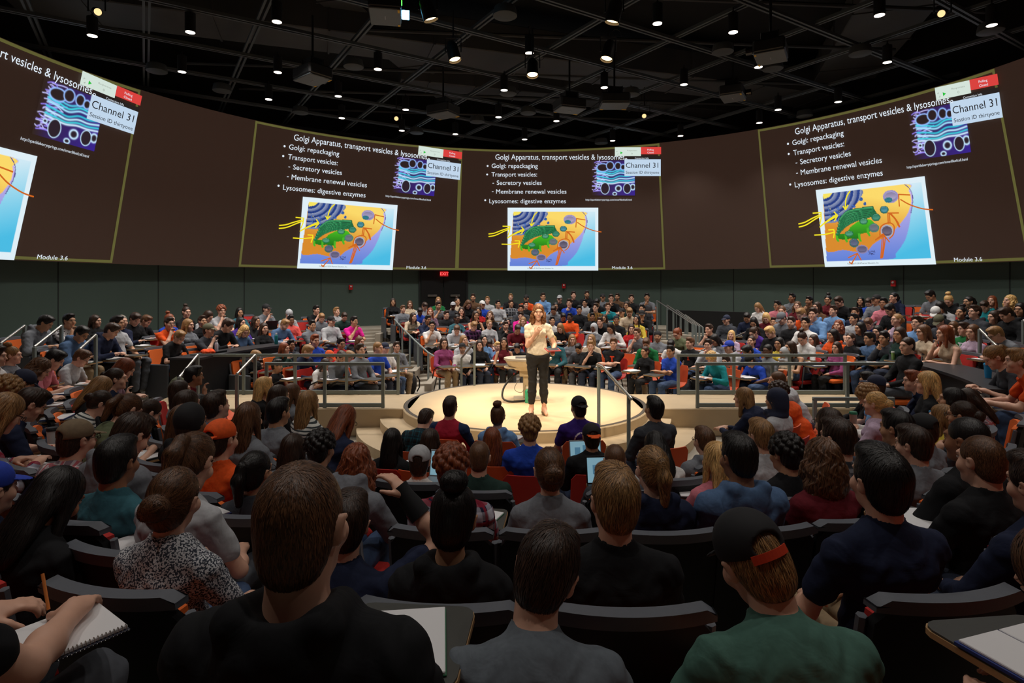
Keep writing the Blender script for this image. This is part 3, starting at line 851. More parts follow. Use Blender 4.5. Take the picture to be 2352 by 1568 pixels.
for q, (r0, r1, z) in enumerate(((2.05, 2.42, .30), (2.42, 2.79, .15))):
    struct('stage_step', arc_slab(r0 - .02, r1, 104 - 2 * q, 256 + 2 * q, 0, z).mesh('stage_step', CONC2))
    struct('stage_step', arc_slab(r0 - .02, r1, 292, 352, 0, z).mesh('stage_step', CONC2))
for s in (-1, 1):
    b = MB(); b.box((s * 4.12, .11, .225), (4.5, 1.26, .45), bev=.012)
    struct('walkway', b.mesh('walkway', CONC2))
# stepped kerb at the left side of the far seats
for k in range(1, 6):
    z = ZKS[k]; x, y = pol(RK0 + DR * k - .1, -28.2)
    b = MB(); b.box((0, 0, (z + .12) / 2), (.16, 1.06, z + .24), bev=.01)
    struct('kerb_step', b.mesh('kerb', CONC)).location = (x, y, 0)
    SC.objects[-1] if False else None
# lower wall, leaning screen ring, soffit
M_WALL = plain('wall_green_grey', (72, 88, 81), .75, noise=.10, scale=.6)
b = MB(); b.lathe([(11.62, 0.6), (11.62, 3.25)], 160, c=(RC[0], RC[1], 0), cap=False); b.lathe([(11.78, 3.25), (11.78, .6)], 160, c=(RC[0], RC[1], 0), cap=False)
struct('wall_round', b.mesh('wall_round', M_WALL))
seam = plain('wall_seam', (36, 42, 41), .8)
for i, az in enumerate(range(-84, 96, 12)):
    x, y = pol(11.615, az, RC); b = MB(); b.box((0, 0, 0), (.02, .012, 2.3))
    o = struct('trim_%d' % (i + 2), b.mesh('seam', seam)); o.location = (x, y, 1.9); o.rotation_euler = (0, 0, -math.radians(az))
ZB, ZT, RB, RT = 3.0, 7.11, 11.24, 10.20
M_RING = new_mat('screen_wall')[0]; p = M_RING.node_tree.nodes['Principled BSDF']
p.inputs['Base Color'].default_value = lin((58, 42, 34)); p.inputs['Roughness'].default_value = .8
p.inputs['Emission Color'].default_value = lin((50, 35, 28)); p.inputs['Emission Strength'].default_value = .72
b = MB(); b.lathe([(RB + .38, ZB + .25), (RB + .02, ZB - .02), (RT + .02, ZT + .02), (RT + .3, ZT + .02)], 200, c=(RC[0], RC[1], 0), cap=False)
struct('wall_screen_ring', b.mesh('ring', M_RING))
M_CEIL = plain('ceiling_black', (17, 20, 21), .9, noise=.3, scale=.5)
b = MB(); b.lathe([(12.2, 9.3), (.01, 9.3)], 96, cap=False); b.lathe([(12.2, 7.0), (12.2, 9.3)], 96, cap=False)
struct('ceiling', b.mesh('ceiling', M_CEIL))
def ringpt(az, t, off=0.0):
    """point on the leaning screen: azimuth in degrees, t 0 bottom..1 top, off metres towards the room"""
    R = RB + (RT - RB) * t - off
    x, y = pol(R, az, RC); return Vector((x, y, ZB + (ZT - ZB) * t))
# exit doors under the screens
b = MB(); M_DOOR = plain('door_black', (12, 13, 14), .5)
drf = bpy.data.objects.new('door_1', None); COL.objects.link(drf); drf['kind'] = 'structure'
def wall_item(o, az, z, off=.03):
    x, y = pol(11.60 - off, az, RC); o.location = (x, y, z); o.rotation_euler = (0, 0, -math.radians(az))
for q, az in ((0, -17.0), (1, -12.9)):
    b = MB(); b.box((0, 0, 0), (.80, .05, 2.05), bev=.006)
    o = put('door_leaf', b.mesh('leaf', M_DOOR), drf); wall_item(o, az, 2.06, .05)
    b = MB(); b.box((0, -.06, 0), (.34, .03, .07), bev=.01); h = put('door_handle', b.mesh('handle', STEEL), o); h.location = (0, -.0, .02)
b = MB(); b.box((-.86, 0, 0), (.06, .09, 2.2)); b.box((.86, 0, 0), (.06, .09, 2.2)); b.box((0, 0, 1.1), (1.78, .09, .07))
o = put('door_frame', b.mesh('frame', plain('door_frame', (34, 38, 38), .5)), drf); wall_item(o, -14.95, 2.06, .02)
# text helper
def text_mesh(s, size=1.0, align='LEFT', extr=0.0, shear=0.0):
    cu = bpy.data.curves.new('t', 'FONT'); cu.body = s; cu.size = size; cu.align_x = align; cu.extrude = extr; cu.shear = shear; cu.resolution_u = 3
    o = bpy.data.objects.new('t', cu); COL.objects.link(o)
    dg = bpy.context.evaluated_depsgraph_get(); me = bpy.data.meshes.new_from_object(o.evaluated_get(dg))
    bpy.data.objects.remove(o); bpy.data.curves.remove(cu)
    return me
ex = thing('exit_sign', 'small glowing red exit sign above the double doors under the screens', 'sign')
b = MB(); b.box((0, 0, 0), (.30, .05, .18), bev=.01); put('sign_box', b.mesh('sign', emit('exit_face', (150, 14, 18), 1.2)), ex)
t = text_mesh('EXIT', .15, 'CENTER', .004); t.materials.append(emit('exit_letters', (255, 70, 70), 3.0))
o = put('letters', t, ex); o.location = (0, -.031, -.05); o.rotation_euler = (math.pi / 2, 0, 0)
wall_item(ex, -15.0, 2.86, .24)
for az, z, w in ((-31.2, 2.38, 'left of the exit doors'), (6.9, 2.42, 'above the middle of the far seats'), (58.9, 2.50, 'above the right block of seats')):
    al = thing('fire_alarm', 'small red fire alarm on the wall ' + w, 'alarm')
    b = MB(); b.box((0, 0, 0), (.13, .05, .17), bev=.01); put('housing', b.mesh('al', plain('alarm_red', (190, 30, 34), .4)), al)
    b = MB(); b.lathe([(.03, 0), (.03, .02), (.015, .03)], 12); o = put('strobe', b.mesh('st', plain('strobe', (220, 210, 210), .2)), al); o.rotation_euler = (math.pi / 2, 0, 0); o.location = (0, -.025, .03)
    wall_item(al, az, z, .05)
PEOPLE = """
N -3.85 7.90 0.94 0.00 l D 2 bk l r
N -3.45 7.32 0.91 0.00 s M 1 gy l r
N -3.36 8.05 0.95 0.00 l M 1 tn l r
N -2.89 7.59 1.00 0.00 s D 2 lg h t
N -2.55 8.56 0.96 0.00 l L 1 gn t r
N -1.95 8.56 1.01 0.00 u D 2 tn l a
N -2.93 7.14 0.96 0.00 s K 4 bl t t
N -2.50 7.86 0.99 0.00 s D 2 gy t c
N -2.02 7.90 0.97 0.00 C lg 4 ch t a
N -3.12 6.72 0.99 0.00 l D 1 tn l f
N -2.58 6.91 1.01 0.00 l R 1 mv t a
N -2.13 7.02 0.98 0.00 s D 1 bk l r
N -1.73 7.32 1.03 0.00 l D 1 bk h c
N -1.60 7.98 1.06 0.00 w M 1 bk l d
N -1.46 8.68 1.01 0.00 s D 2 br l a
N -1.13 8.02 1.00 0.00 C wh 2 bl l a
N -1.01 8.89 0.94 0.00 s L 1 lg l a
N -1.28 6.69 1.08 0.00 l D 2 bk k c
N -1.21 7.33 1.02 0.00 l D 2 rd l r
N -2.58 6.18 0.98 0.00 s K 3 nv h c
N -2.37 5.49 0.99 0.00 s K 2 wh t c
N -1.77 6.43 1.00 0.00 u K 4 tl t r
N -1.73 5.59 1.00 0.00 s M 1 lg h w
N -1.32 6.04 1.00 0.00 s L 1 xp l w
N -0.85 6.82 1.05 0.00 w M 1 bk l a
N -0.84 5.95 1.00 0.00 n L 1 lg l r
N -1.73 3.04 1.00 0.00 l D 1 vi l r
N -1.33 3.49 1.00 0.00 l L 1 lg h a
N -1.33 3.13 0.90 -0.04 F bk 1 wh l a
N -1.42 4.20 0.90 -0.12 s K 2 rd l f
N -0.95 3.25 0.94 0.00 l D 1 bk l r
N -0.89 3.73 1.00 0.00 l K 1 lb t a
N -0.80 4.40 0.92 0.00 s K 3 xo l w
N -0.57 3.90 0.90 -0.08 s Y 1 lb t r
N -0.40 3.37 0.97 0.00 l D 2 mr k a
N -0.41 6.16 0.95 0.00 s D 1 bk h c
N -0.10 3.89 0.90 -0.03 s K 2 bk l w
N -0.66 8.35 1.00 0.00 s K 2 lg l a
N -0.26 9.37 0.95 0.00 s L 1 bk l a
N -0.25 8.65 0.93 0.00 s D 2 xg l a
N 0.24 8.83 0.99 0.00 C bk 2 or l a
N 0.20 8.11 0.98 0.00 s D 1 bk l a
N 0.06 7.62 1.04 0.00 s D 2 ch l r
N 0.77 8.77 1.03 0.00 s D 2 lb h a
N 1.30 8.71 0.98 0.00 C lg 1 bk l a
N 1.12 8.05 0.98 0.00 l K 2 bk h r
N 1.03 7.32 1.05 0.00 s D 2 gy h d
N 1.77 8.98 1.01 0.00 s D 1 bk l a
N 1.58 8.23 1.05 0.00 s D 1 bl l c
N 2.24 9.25 0.97 0.00 s D 2 bk h a
N 2.07 8.41 0.95 0.00 s K 2 lg h a
N 1.78 7.50 1.02 0.00 s K 2 bk l r
N 0.04 7.06 0.96 0.00 s D 1 mg l c
N -0.36 6.82 0.90 0.00 l K 1 bk l r
N 0.10 6.34 0.99 0.00 l L 1 lb t r
N 0.91 6.46 0.97 0.00 s K 2 wh t a
N 1.41 6.52 0.99 0.00 s K 4 or h a
N 1.25 6.90 0.96 0.00 s K 3 nv h d
N 1.12 5.86 0.99 0.00 l L 1 bk l w
N -0.10 5.60 1.01 0.00 s D 2 mr l w
N 1.94 5.44 1.00 0.00 H lg 4 gy l r
N 1.19 3.76 1.00 0.00 l L 1 gy l r
N 0.74 3.33 1.02 0.00 s Y 1 tl l d
N 1.18 4.43 0.90 -0.01 l K 3 bk l f
N 1.32 3.23 0.90 -0.01 s K 2 ch t d
N 1.56 3.02 0.94 0.00 s L 1 bk l c
N 1.62 3.58 1.01 0.00 l L 1 tn l a
N 2.69 8.80 0.96 0.00 C bk 2 gy l a
N 2.44 8.10 1.00 0.00 s K 2 bk l d
N 2.89 8.31 1.02 0.00 s D 1 bk t c
N 3.19 8.95 0.91 0.00 s D 2 br l a
N 3.48 8.17 1.00 0.00 s D 1 bk l a
N 3.21 7.48 1.02 0.00 l D 2 dg l r
N 4.01 8.27 0.99 0.00 s K 2 gy t c
N 2.28 7.51 1.01 0.00 s D 1 xy l a
N 2.68 7.62 0.97 0.00 s M 1 tq l c
N 2.93 6.79 0.98 0.00 C bk 2 xb l a
N 3.09 6.44 1.09 0.00 s L 1 tn t d
N 3.54 6.91 1.00 0.00 s K 2 bk h a
N 3.44 6.38 1.02 0.00 C bk 2 bk h c
N 3.16 5.86 1.00 0.00 l K 2 ye l a
N 2.08 6.81 0.94 0.00 s K 3 bk l r
N 2.31 6.42 1.00 0.00 s D 1 bk t f
N 2.63 6.01 1.01 0.00 B bk 3 bk t a
N 2.43 5.33 1.09 0.00 l K 2 wh l w
N 2.85 5.08 1.00 0.00 l D 1 rd l r
N 2.90 4.36 1.00 0.00 s M 1 gy t c
N 1.99 2.73 0.99 0.00 s M 1 bk t x print
N 2.49 7.12 0.90 -0.06 l D 2 ch l r
N 2.82 3.06 1.00 0.00 s M 1 gn l d
N 2.56 2.23 0.91 0.00 n D 2 bk l r
N 3.22 3.81 1.00 0.00 B bk 2 gy t x
N 3.81 4.07 1.00 0.00 p R 1 ol l d
N 3.50 3.29 0.99 0.00 s K 2 wh t w
N 3.69 2.86 0.99 0.00 s M 1 bk t r print
N 2.95 1.67 0.95 0.00 s K 2 bl t x
E 4.57 4.01 1.00 0.00 s D 1 bk t c
E 4.07 2.55 1.00 0.00 s D 1 lg h c
E 4.41 3.12 0.99 0.00 l K 2 gy l d
E 4.89 3.64 0.91 0.00 l Y 1 lv l a
E 4.21 1.96 1.00 0.00 C bl 1 lg h r
E 3.77 1.14 0.95 0.00 c Y 1 tq l w
E 4.50 1.43 1.00 0.00 s K 2 nv h d
E 3.99 1.54 0.90 -0.13 s D 1 bk t r
E 4.57 1.29 0.90 -0.01 C bk 2 bl h w
E 4.83 2.35 0.99 0.00 p D 1 bl t a
E 5.18 4.75 0.97 0.00 C nv 1 ch h r
E 5.72 4.69 0.99 0.00 s K 2 nv l d
E 6.37 5.53 0.98 0.00 l L 1 wh l d
E 6.15 4.56 1.01 0.00 l Y 1 mr l d
E 6.67 5.20 0.99 0.00 s K 2 pk l r
E 6.44 4.29 1.08 0.00 p M 1 wh l c
E 7.35 5.83 1.00 0.00 s K 3 gy t a
E 6.98 4.78 1.00 0.00 w M 1 mr l a
E 6.57 3.53 1.10 0.01 s L 1 or t d
E 5.67 4.14 1.00 0.00 l K 2 bk l d
E 5.42 3.27 1.00 0.00 p D 1 pu l w
E 6.04 4.00 0.95 0.00 s D 2 bk h a
E 6.19 3.71 1.08 0.00 C gy 1 gy h d
E 6.06 3.19 1.06 0.00 s D 1 bk t r
E 5.50 2.74 1.04 0.00 s Y 1 bk l d
E 5.16 1.81 1.00 0.00 l K 2 ye t r
E 5.46 1.41 1.01 0.00 l D 2 gy k f
E 4.64 1.15 1.01 0.00 b K 4 gy t r
E 5.04 1.30 0.93 0.00 H lg 2 tn l r
E 5.69 1.73 1.03 0.00 u D 1 wh l d
E 7.64 5.35 0.96 0.00 s K 2 br l c
E 7.81 4.90 1.00 0.00 u K 2 mr l r
E 7.93 4.43 1.04 0.00 s D 1 bk l d
E 8.58 4.78 0.91 0.00 l K 2 bk t a
E 8.34 3.76 1.00 0.00 C bk 2 gy l a
E 8.19 3.25 1.00 0.00 s K 3 pk t a
E 9.01 4.03 0.96 0.00 p K 1 nv h c
E 8.51 4.24 0.90 -0.00 s D 1 bl t d lap
E 7.29 4.42 1.00 0.00 l D 1 br l r
E 6.66 3.19 1.10 0.01 s D 1 lb h c
E 7.26 3.61 1.00 0.00 s D 1 lb l a
E 7.58 3.31 0.97 0.00 s D 2 nv l a
E 8.03 2.60 1.01 0.00 s K 2 bk h d
E 6.15 2.71 1.06 0.00 s K 2 wh l a
E 6.78 3.98 0.96 0.00 s L 1 lg t d
E 6.70 2.41 1.00 0.00 w R 1 bk k a
E 7.28 2.83 0.95 0.00 s K 2 lg l a
E 7.42 2.25 0.96 0.00 s M 1 bl t w
E 6.84 1.87 0.99 0.00 l K 2 bk t r
E 6.93 1.27 0.98 0.00 l K 1 bk l c
E 7.53 1.78 1.01 0.00 n L 1 lv k a
E 6.68 0.43 1.05 0.00 l D 2 dg l r
E 6.16 1.63 1.00 0.00 l K 2 or h r
E 6.33 1.33 0.96 0.00 p D 1 bk l a
E 6.54 1.06 0.97 0.00 s K 2 dn l r
E 6.72 0.72 0.96 0.00 s K 2 ch h c
E 5.97 2.02 0.90 -0.01 l D 1 gy h r
E 5.96 1.15 0.90 -0.01 l D 1 vi l r
E 6.43 1.54 0.97 -0.26 w L 1 bk l r
E 5.93 -0.89 1.08 0.00 b D 1 bk l r
E 9.33 3.21 1.00 0.00 s K 2 gy t d
E 9.35 2.72 1.00 0.00 u Y 1 bk h d
E 9.48 2.29 0.97 0.00 p K 2 bk l c
E 10.01 2.47 0.91 0.00 l R 1 bk t a
E 9.45 1.36 0.99 0.00 w Y 1 bk t a
E 8.53 1.96 0.98 0.00 C wh 2 bk h d
E 8.88 2.27 0.95 0.00 l K 2 lg l d
E 8.59 1.48 0.99 0.00 u K 2 bk l a lap
E 8.49 1.00 1.00 0.00 s D 1 ch h a
E 9.43 1.84 0.90 -0.00 s D 1 tq h d
E 8.67 0.35 1.02 0.00 s D 1 bk h d
E 9.10 0.73 1.00 0.00 l K 2 bk l r
E 8.58 0.67 0.96 0.00 l D 1 bk l r
E 7.38 0.97 1.04 0.00 s D 1 lb l a
E 7.03 0.31 1.03 0.00 l M 1 tn t r
E 8.01 1.14 0.95 0.00 C ol 1 ch t d
E 7.02 -0.42 1.07 0.00 l R 1 tn k c
E 7.89 0.76 0.94 0.00 l M 1 lg t r
E 7.75 0.31 0.93 0.00 s D 1 gn t r print
E 7.54 -0.14 1.00 0.00 l M 1 lv t r
E 7.71 -0.77 0.98 0.00 s L 1 gy t w
E 5.98 -2.93 1.10 0.00 p L 1 ch t w
E 5.74 -3.68 1.10 0.05 s L 1 or t f
SE 5.05 -2.92 1.01 0.00 s R 1 nv l f
SE 4.40 -3.50 1.03 0.00 l Y 1 bk l r
SE 4.36 -2.48 0.97 0.00 s K 2 bk l r
SE 4.18 -2.93 0.99 0.00 C nv 1 lb t a
SE 3.95 -3.69 0.98 0.00 c L 1 wh l w
SE 3.45 -4.10 0.98 0.00 n Y 1 lv t r
SE 4.10 -4.28 0.99 0.00 l K 2 gy l a
SE 4.57 -4.10 0.94 -0.03 l D 1 xr l d
SE 3.71 -4.67 0.94 -0.08 l L 1 ye k r
SE 3.55 -5.12 0.97 0.00 n D 2 ch l r
SE 2.46 -5.95 0.98 0.00 s K 2 bk l r
SE 2.93 -5.53 0.94 0.00 C bk 2 gy t r
SE 2.23 -6.88 1.00 0.00 b K 3 bk l r
SE 1.97 -7.30 0.95 0.00 b M 1 bk l r
SE 2.29 -6.37 0.94 -0.02 s D 1 gy t r
SE 1.11 -7.94 0.98 0.00 s K 1 nv t a
SE 1.85 -6.31 1.00 0.00 s D 1 xg l r
SE 1.49 -6.80 0.97 0.00 w M 1 mr l r
SE 0.99 -6.91 0.99 0.00 s K 3 dn h r
SE 1.65 -5.62 0.97 0.00 s L 1 lg t r
SE 1.52 -6.31 0.94 -0.03 c K 2 bk l r
SE 2.35 -5.27 1.00 0.00 l D 1 bk l r
SE 2.82 -3.14 1.01 0.00 l L 1 nv l f
SE 2.65 -3.65 1.03 0.00 H nv 2 lg l r
SE 3.78 -2.01 1.03 0.00 b M 1 lg l f
SE 3.34 -2.97 1.02 0.00 c D 1 or l f
SE 1.25 -3.98 0.98 0.00 s K 2 ch l a
SE 1.45 -4.93 0.94 -0.08 s M 1 gy h r
SE 1.14 -6.14 0.94 -0.03 l Y 1 pk t r
SE 0.96 -5.44 0.94 -0.03 l K 2 wh t d
SE 0.52 -6.95 0.97 0.00 p L 1 nv h r
SE 0.51 -5.86 0.94 -0.08 b M 1 ch t r lap
SE 0.13 -8.02 0.95 0.00 s L 1 bk t r
SE 1.81 -7.78 0.94 -0.01 s D 1 nv l r
S 0.50 -3.70 0.95 0.00 B bk 2 pe t r
S 0.49 -4.77 0.94 -0.03 B bo 2 bk l r lap
S -0.89 -3.62 0.94 -0.01 s D 1 rg l r
S -0.37 -3.71 0.94 -0.06 u M 1 lb h r
S -0.06 -4.80 0.97 0.00 c L 1 bl l r
S -1.33 -3.49 0.94 -0.16 s D 1 xt l w
S -1.32 -4.61 0.94 -0.09 l K 2 bk l r
S -0.96 -4.70 0.94 -0.07 l D 1 dg l r
S -0.90 -5.68 0.94 -0.14 C lg 1 wh t r lap
S -0.54 -6.92 0.94 -0.00 c R 1 xn l r
S -0.40 -4.54 0.94 -0.10 l R 1 bk l r
S -0.45 -5.85 0.94 -0.06 b M 1 dg l r
S -0.02 -6.94 0.96 0.00 n M 1 gy l r
S -0.43 -8.00 0.94 -0.03 u K 2 bk h r
S -1.21 -6.83 0.96 0.00 w R 1 gy h f
S -0.17 -8.74 0.97 -0.17 s D 1 gy2 t w
S -0.87 -7.84 0.94 -0.17 s D 1 nv t y brace
S -0.61 -8.94 0.97 0.00 b M 1 bk h r
S 0.46 -8.74 0.97 -0.13 C bk 1 g2 t w strap
S -1.55 -8.89 1.00 0.00 s D 1 bk t q at
S 1.04 -9.02 0.94 -0.08 l M 1 br l w
SW -2.14 -7.75 0.94 -0.07 l K 3 bk l d
SW -1.45 -7.91 0.94 -0.00 n M 1 xm l r
SW -2.92 -6.61 0.94 -0.02 C tn 1 xr l c
SW -2.14 -7.18 0.94 -0.03 s K 3 tl t r
SW -2.49 -6.76 0.99 0.00 s D 1 gy h d
SW -1.71 -7.48 1.00 0.00 p M 1 lg t d
SW -2.02 -6.40 0.96 0.00 B or 1 or t r
SW -2.48 -5.89 1.00 0.00 k bk 3 bk h r
SW -1.66 -6.74 0.94 -0.05 p K 2 ch l r
SW -1.87 -5.60 0.94 -0.05 l D 1 gy l r
SW -1.53 -6.01 0.94 -0.02 c K 2 bk l r
SW -2.34 -5.30 1.04 0.00 l M 1 gy l r
SW -2.33 -4.72 1.00 0.00 s K 2 gy l r
SW -2.34 -3.89 1.04 0.00 l L 1 xs l r
SW -1.88 -4.86 1.04 0.00 l R 1 nv l w
SW -3.42 -2.81 1.02 0.00 l Y 1 bk t c
SW -2.82 -3.47 1.03 0.00 l D 1 bk l r
SW -2.88 -2.90 0.97 0.00 l M 1 gy l r
SW -2.84 -4.85 1.02 0.00 s D 1 lb t a
SW -3.52 -3.83 0.96 0.00 l K 2 bk l r
SW -3.22 -4.61 1.02 0.00 l D 1 ch l r
SW -2.78 -5.45 1.00 0.00 l M 1 bk l r
SW -4.02 -3.32 1.01 0.00 l D 1 gy l a
SW -4.53 -2.40 1.02 0.00 s K 3 mr t c
SW -3.75 -4.57 0.95 0.00 n D 1 dn l d
SW -3.65 -5.25 1.00 0.00 p M 1 ol t w
SW -4.52 -4.35 0.95 0.00 n D 1 xs t w
SW -4.76 -3.80 0.98 0.00 l L 1 bk l d
SW -4.91 -3.34 0.99 0.00 p D 1 nv l c
SW -5.48 -2.56 1.04 0.00 l R 1 mv t w
SW -6.03 -3.24 1.01 0.00 w M 1 nv h w
SW -6.46 -2.46 1.00 0.00 s K 1 pk t w
SW -6.64 -1.68 0.94 0.00 s M 1 lg t w
SW -6.91 -2.18 0.94 -0.01 u L 1 gy t r
SW -6.44 -2.96 0.98 0.00 s D 1 wh t r
SW -5.13 -4.37 0.98 0.00 C nv 2 nv l d
SW -4.29 -5.52 1.01 0.00 s D 1 nv t w
SW -4.67 -5.11 1.01 0.00 c L 1 pk t d
SW -3.74 -6.37 1.00 0.00 l L 1 xn l w
SW -5.39 -3.98 0.94 -0.12 C bk 1 bk l r
SW -2.53 -7.45 0.94 -0.14 C bl 1 nv l r
W -8.30 -0.24 1.03 0.00 s K 2 gy h w
W -8.09 0.22 0.99 0.00 s K 2 xf t c
W -8.31 1.36 0.94 0.00 l D 1 bk l r
W -7.57 -0.39 1.03 0.00 s K 2 dn h w
W -7.40 0.07 1.04 0.00 s D 1 nv h w
W -7.65 1.12 1.00 0.00 b G 1 nv l x
W -7.42 0.67 1.06 0.00 s K 2 lg t r
W -7.82 1.63 1.04 0.00 s D 1 bk h d
W -7.99 2.09 0.94 0.00 s M 1 bk t w
W -7.29 1.88 1.00 0.00 s D 1 or t c
W -7.46 2.38 0.99 0.00 u R 1 bl l r
W -7.48 3.07 1.02 0.00 u D 1 bk l r
W -6.92 2.11 1.03 0.00 l L 1 gy l r
W -6.91 2.65 0.98 0.00 s D 2 bk t a print
W -7.28 3.40 1.03 0.00 l D 1 lg t d
W -6.76 1.11 1.00 0.00 s L 1 bk t w
W -6.42 1.73 1.02 0.00 C ol 1 ch t c
W -7.14 3.77 1.01 0.00 c R 1 lg t c
W -6.38 2.20 1.10 0.03 s D 1 bk l w
W -6.95 4.48 0.96 0.00 l K 2 tl l r
W -6.47 3.49 1.00 0.00 l K 1 pu l r
W -6.30 2.94 1.00 0.00 w Y 1 dn l w
W -6.42 3.99 0.95 0.00 l D 2 bk l c
W -5.80 3.19 1.02 0.00 l D 1 bk l r
W -6.50 4.78 1.01 0.00 C bk 1 gy t c lap
W -5.97 4.96 0.98 0.00 C lg 1 lg t d
W -5.81 3.98 0.98 0.00 s L 1 dn l w
W -5.66 4.42 0.98 0.00 s K 3 co l r
W -5.63 6.00 0.95 0.00 s K 1 bk t c
W -5.07 4.20 1.00 0.00 s K 2 gy h x
W -4.80 4.84 1.00 0.00 C bk 1 lg l r
W -5.27 5.39 0.95 0.00 s L 1 gy l d
W -5.09 6.25 0.96 0.00 s L 1 lg t a
W -4.74 5.64 0.96 0.00 s D 1 dg l d
W -4.35 5.07 1.00 0.00 s K 2 mg t c
W -4.38 2.38 1.03 0.00 s R 1 bl t r
W -4.34 1.44 1.00 0.00 s L 1 nv l d
W -4.83 2.20 0.91 0.00 s K 3 ch h a
W -4.91 1.80 0.93 0.00 l R 1 dg l c
W -3.88 2.56 1.00 0.00 s K 2 rd h r
W -3.72 3.16 0.98 0.00 l M 1 bk l c
W -3.14 1.24 1.00 0.00 s D 1 gy l a
W -2.90 1.72 1.00 0.00 b L 1 bl t r
W -2.86 2.23 0.95 0.00 C nv 1 wh t r
W -3.19 2.77 0.90 -0.02 s K 2 bk t w
W -2.79 3.04 0.90 0.00 s D 1 gy l a
W -3.90 1.44 0.91 0.00 C or 1 rd t d
W -3.57 1.13 0.94 0.00 s D 1 gy l d
W -3.67 1.69 0.92 0.00 s L 1 lg l w
W -3.96 1.13 0.90 -0.04 l D 1 wh t w
W -5.34 1.40 0.90 -0.08 s L 1 bk h d
W -5.25 1.64 0.97 -0.40 s D 1 rd t r
W -4.69 1.14 0.97 -0.24 s K 2 bk k r
W -6.24 1.30 0.97 -0.35 C tq 1 nv l w lap
"""
# ------------------------------------------------------------ seats
def slab(fn, nx, nz, th):
    """curved slab: fn(u,v)->(front point); thickness th along -y"""
    V, F = [], []
    for side in (0, 1):
        for i in range(nx + 1):
            for j in range(nz + 1):
                x, y, z = fn(i / nx, j / nz); V.append((x, y - side * th, z))
    n = (nx + 1) * (nz + 1)
    I = lambda s, i, j: s * n + i * (nz + 1) + j
    for i in range(nx):
        for j in range(nz):
            F += [(I(0, i, j), I(0, i, j + 1), I(0, i + 1, j + 1), I(0, i + 1, j)), (I(1, i, j), I(1, i + 1, j), I(1, i + 1, j + 1), I(1, i, j + 1))]
    for i in range(nx):
        F += [(I(0, i, 0), I(0, i + 1, 0), I(1, i + 1, 0), I(1, i, 0)), (I(0, i, nz), I(1, i, nz), I(1, i + 1, nz), I(0, i + 1, nz))]
    for j in range(nz):
        F += [(I(0, 0, j), I(1, 0, j), I(1, 0, j + 1), I(0, 0, j + 1)), (I(0, nx, j), I(0, nx, j + 1), I(1, nx, j + 1), I(1, nx, j))]
    return V, F
def backf(w, z0, z1, y0, bul=.05, rc=.05):
    def f(u, v):
        x = (u - .5) * 2
        z = z0 + (z1 - z0) * v
        k = max(0, (abs(x) - .86) / .14)
        if v > .9: z -= rc * k * k
        return (x * w / 2, y0 - bul * (1 - x * x) - (z - .45) * .17, z)
    return f
M_SHELL = plain('seat_shell', (24, 26, 29), .55, spec=.3, noise=.1, scale=30)
M_RIM = plain('seat_rim', (92, 96, 104), .5, noise=.08, scale=50)  # grey plastic edge, with light from above put into its paler tone
M_PAD = {'o': plain('seat_orange', (236, 108, 34), .8, noise=.08, scale=60), 'r': plain('seat_red', (196, 44, 40), .8, noise=.08, scale=60)}
M_TAB = plain('tablet_top', (70, 70, 66), .45, noise=.1, scale=30)
M_EDGE = plain('tablet_edge', (176, 140, 96), .6)
M_LEG = plain('black_metal', (22, 23, 25), .4, metal=.5)
def mk(fn, mats, name, sm=False): return nov(name, lambda: fn().mesh(name, mats, sm))
def f_shell():
    b = MB(); b.add(*slab(backf(.50, .30, .885, -.175), 12, 8, .035)); return b
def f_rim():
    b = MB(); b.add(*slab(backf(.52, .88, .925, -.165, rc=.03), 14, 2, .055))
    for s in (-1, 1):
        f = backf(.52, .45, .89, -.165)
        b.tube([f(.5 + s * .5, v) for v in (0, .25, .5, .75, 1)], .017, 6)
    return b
def f_pad():
    b = MB(); b.add(*slab(backf(.45, .47, .875, -.135, rc=.03), 10, 6, .035)); return b
def f_cush():
    b = MB(); b.box((0, .07, .435), (.47, .46, .075), bev=.025); return b
def f_ped():
    b = MB(); b.box((0, 0, .015), (.30, .30, .03), bev=.006); b.box((0, -.02, .20), (.09, .14, .38), bev=.01); b.box((0, .02, .385), (.40, .30, .03), bev=.006); return b
def f_tab():
    b = MB()
    P = []
    for cx, cy, a0 in ((.10, .13, 0), (-.15, .13, 90), (-.11, -.13, 180), (.10, -.13, 270)):
        P += [(cx + .04 * math.cos(math.radians(a0 + t)), cy + .04 * math.sin(math.radians(a0 + t))) for t in (0, 30, 60, 90)]
    Q = [(x * 1.0, y) for x, y in P]
    b.prism([(x + .10, y + .40) for x, y in Q], .692, .698, 0); b.prism([(x * 1.02 + .10, y * 1.02 + .40) for x, y in Q], .676, .692, 1)
    return b
def f_arm():
    b = MB(); b.tube([(.27, -.02, .40), (.275, .10, .60), (.25, .24, .665), (.16, .36, .672)], .014, 8); return b
def f_side():
    b = MB(); b.box((.30, .05, .33), (.05, .50, .62), bev=.012); return b
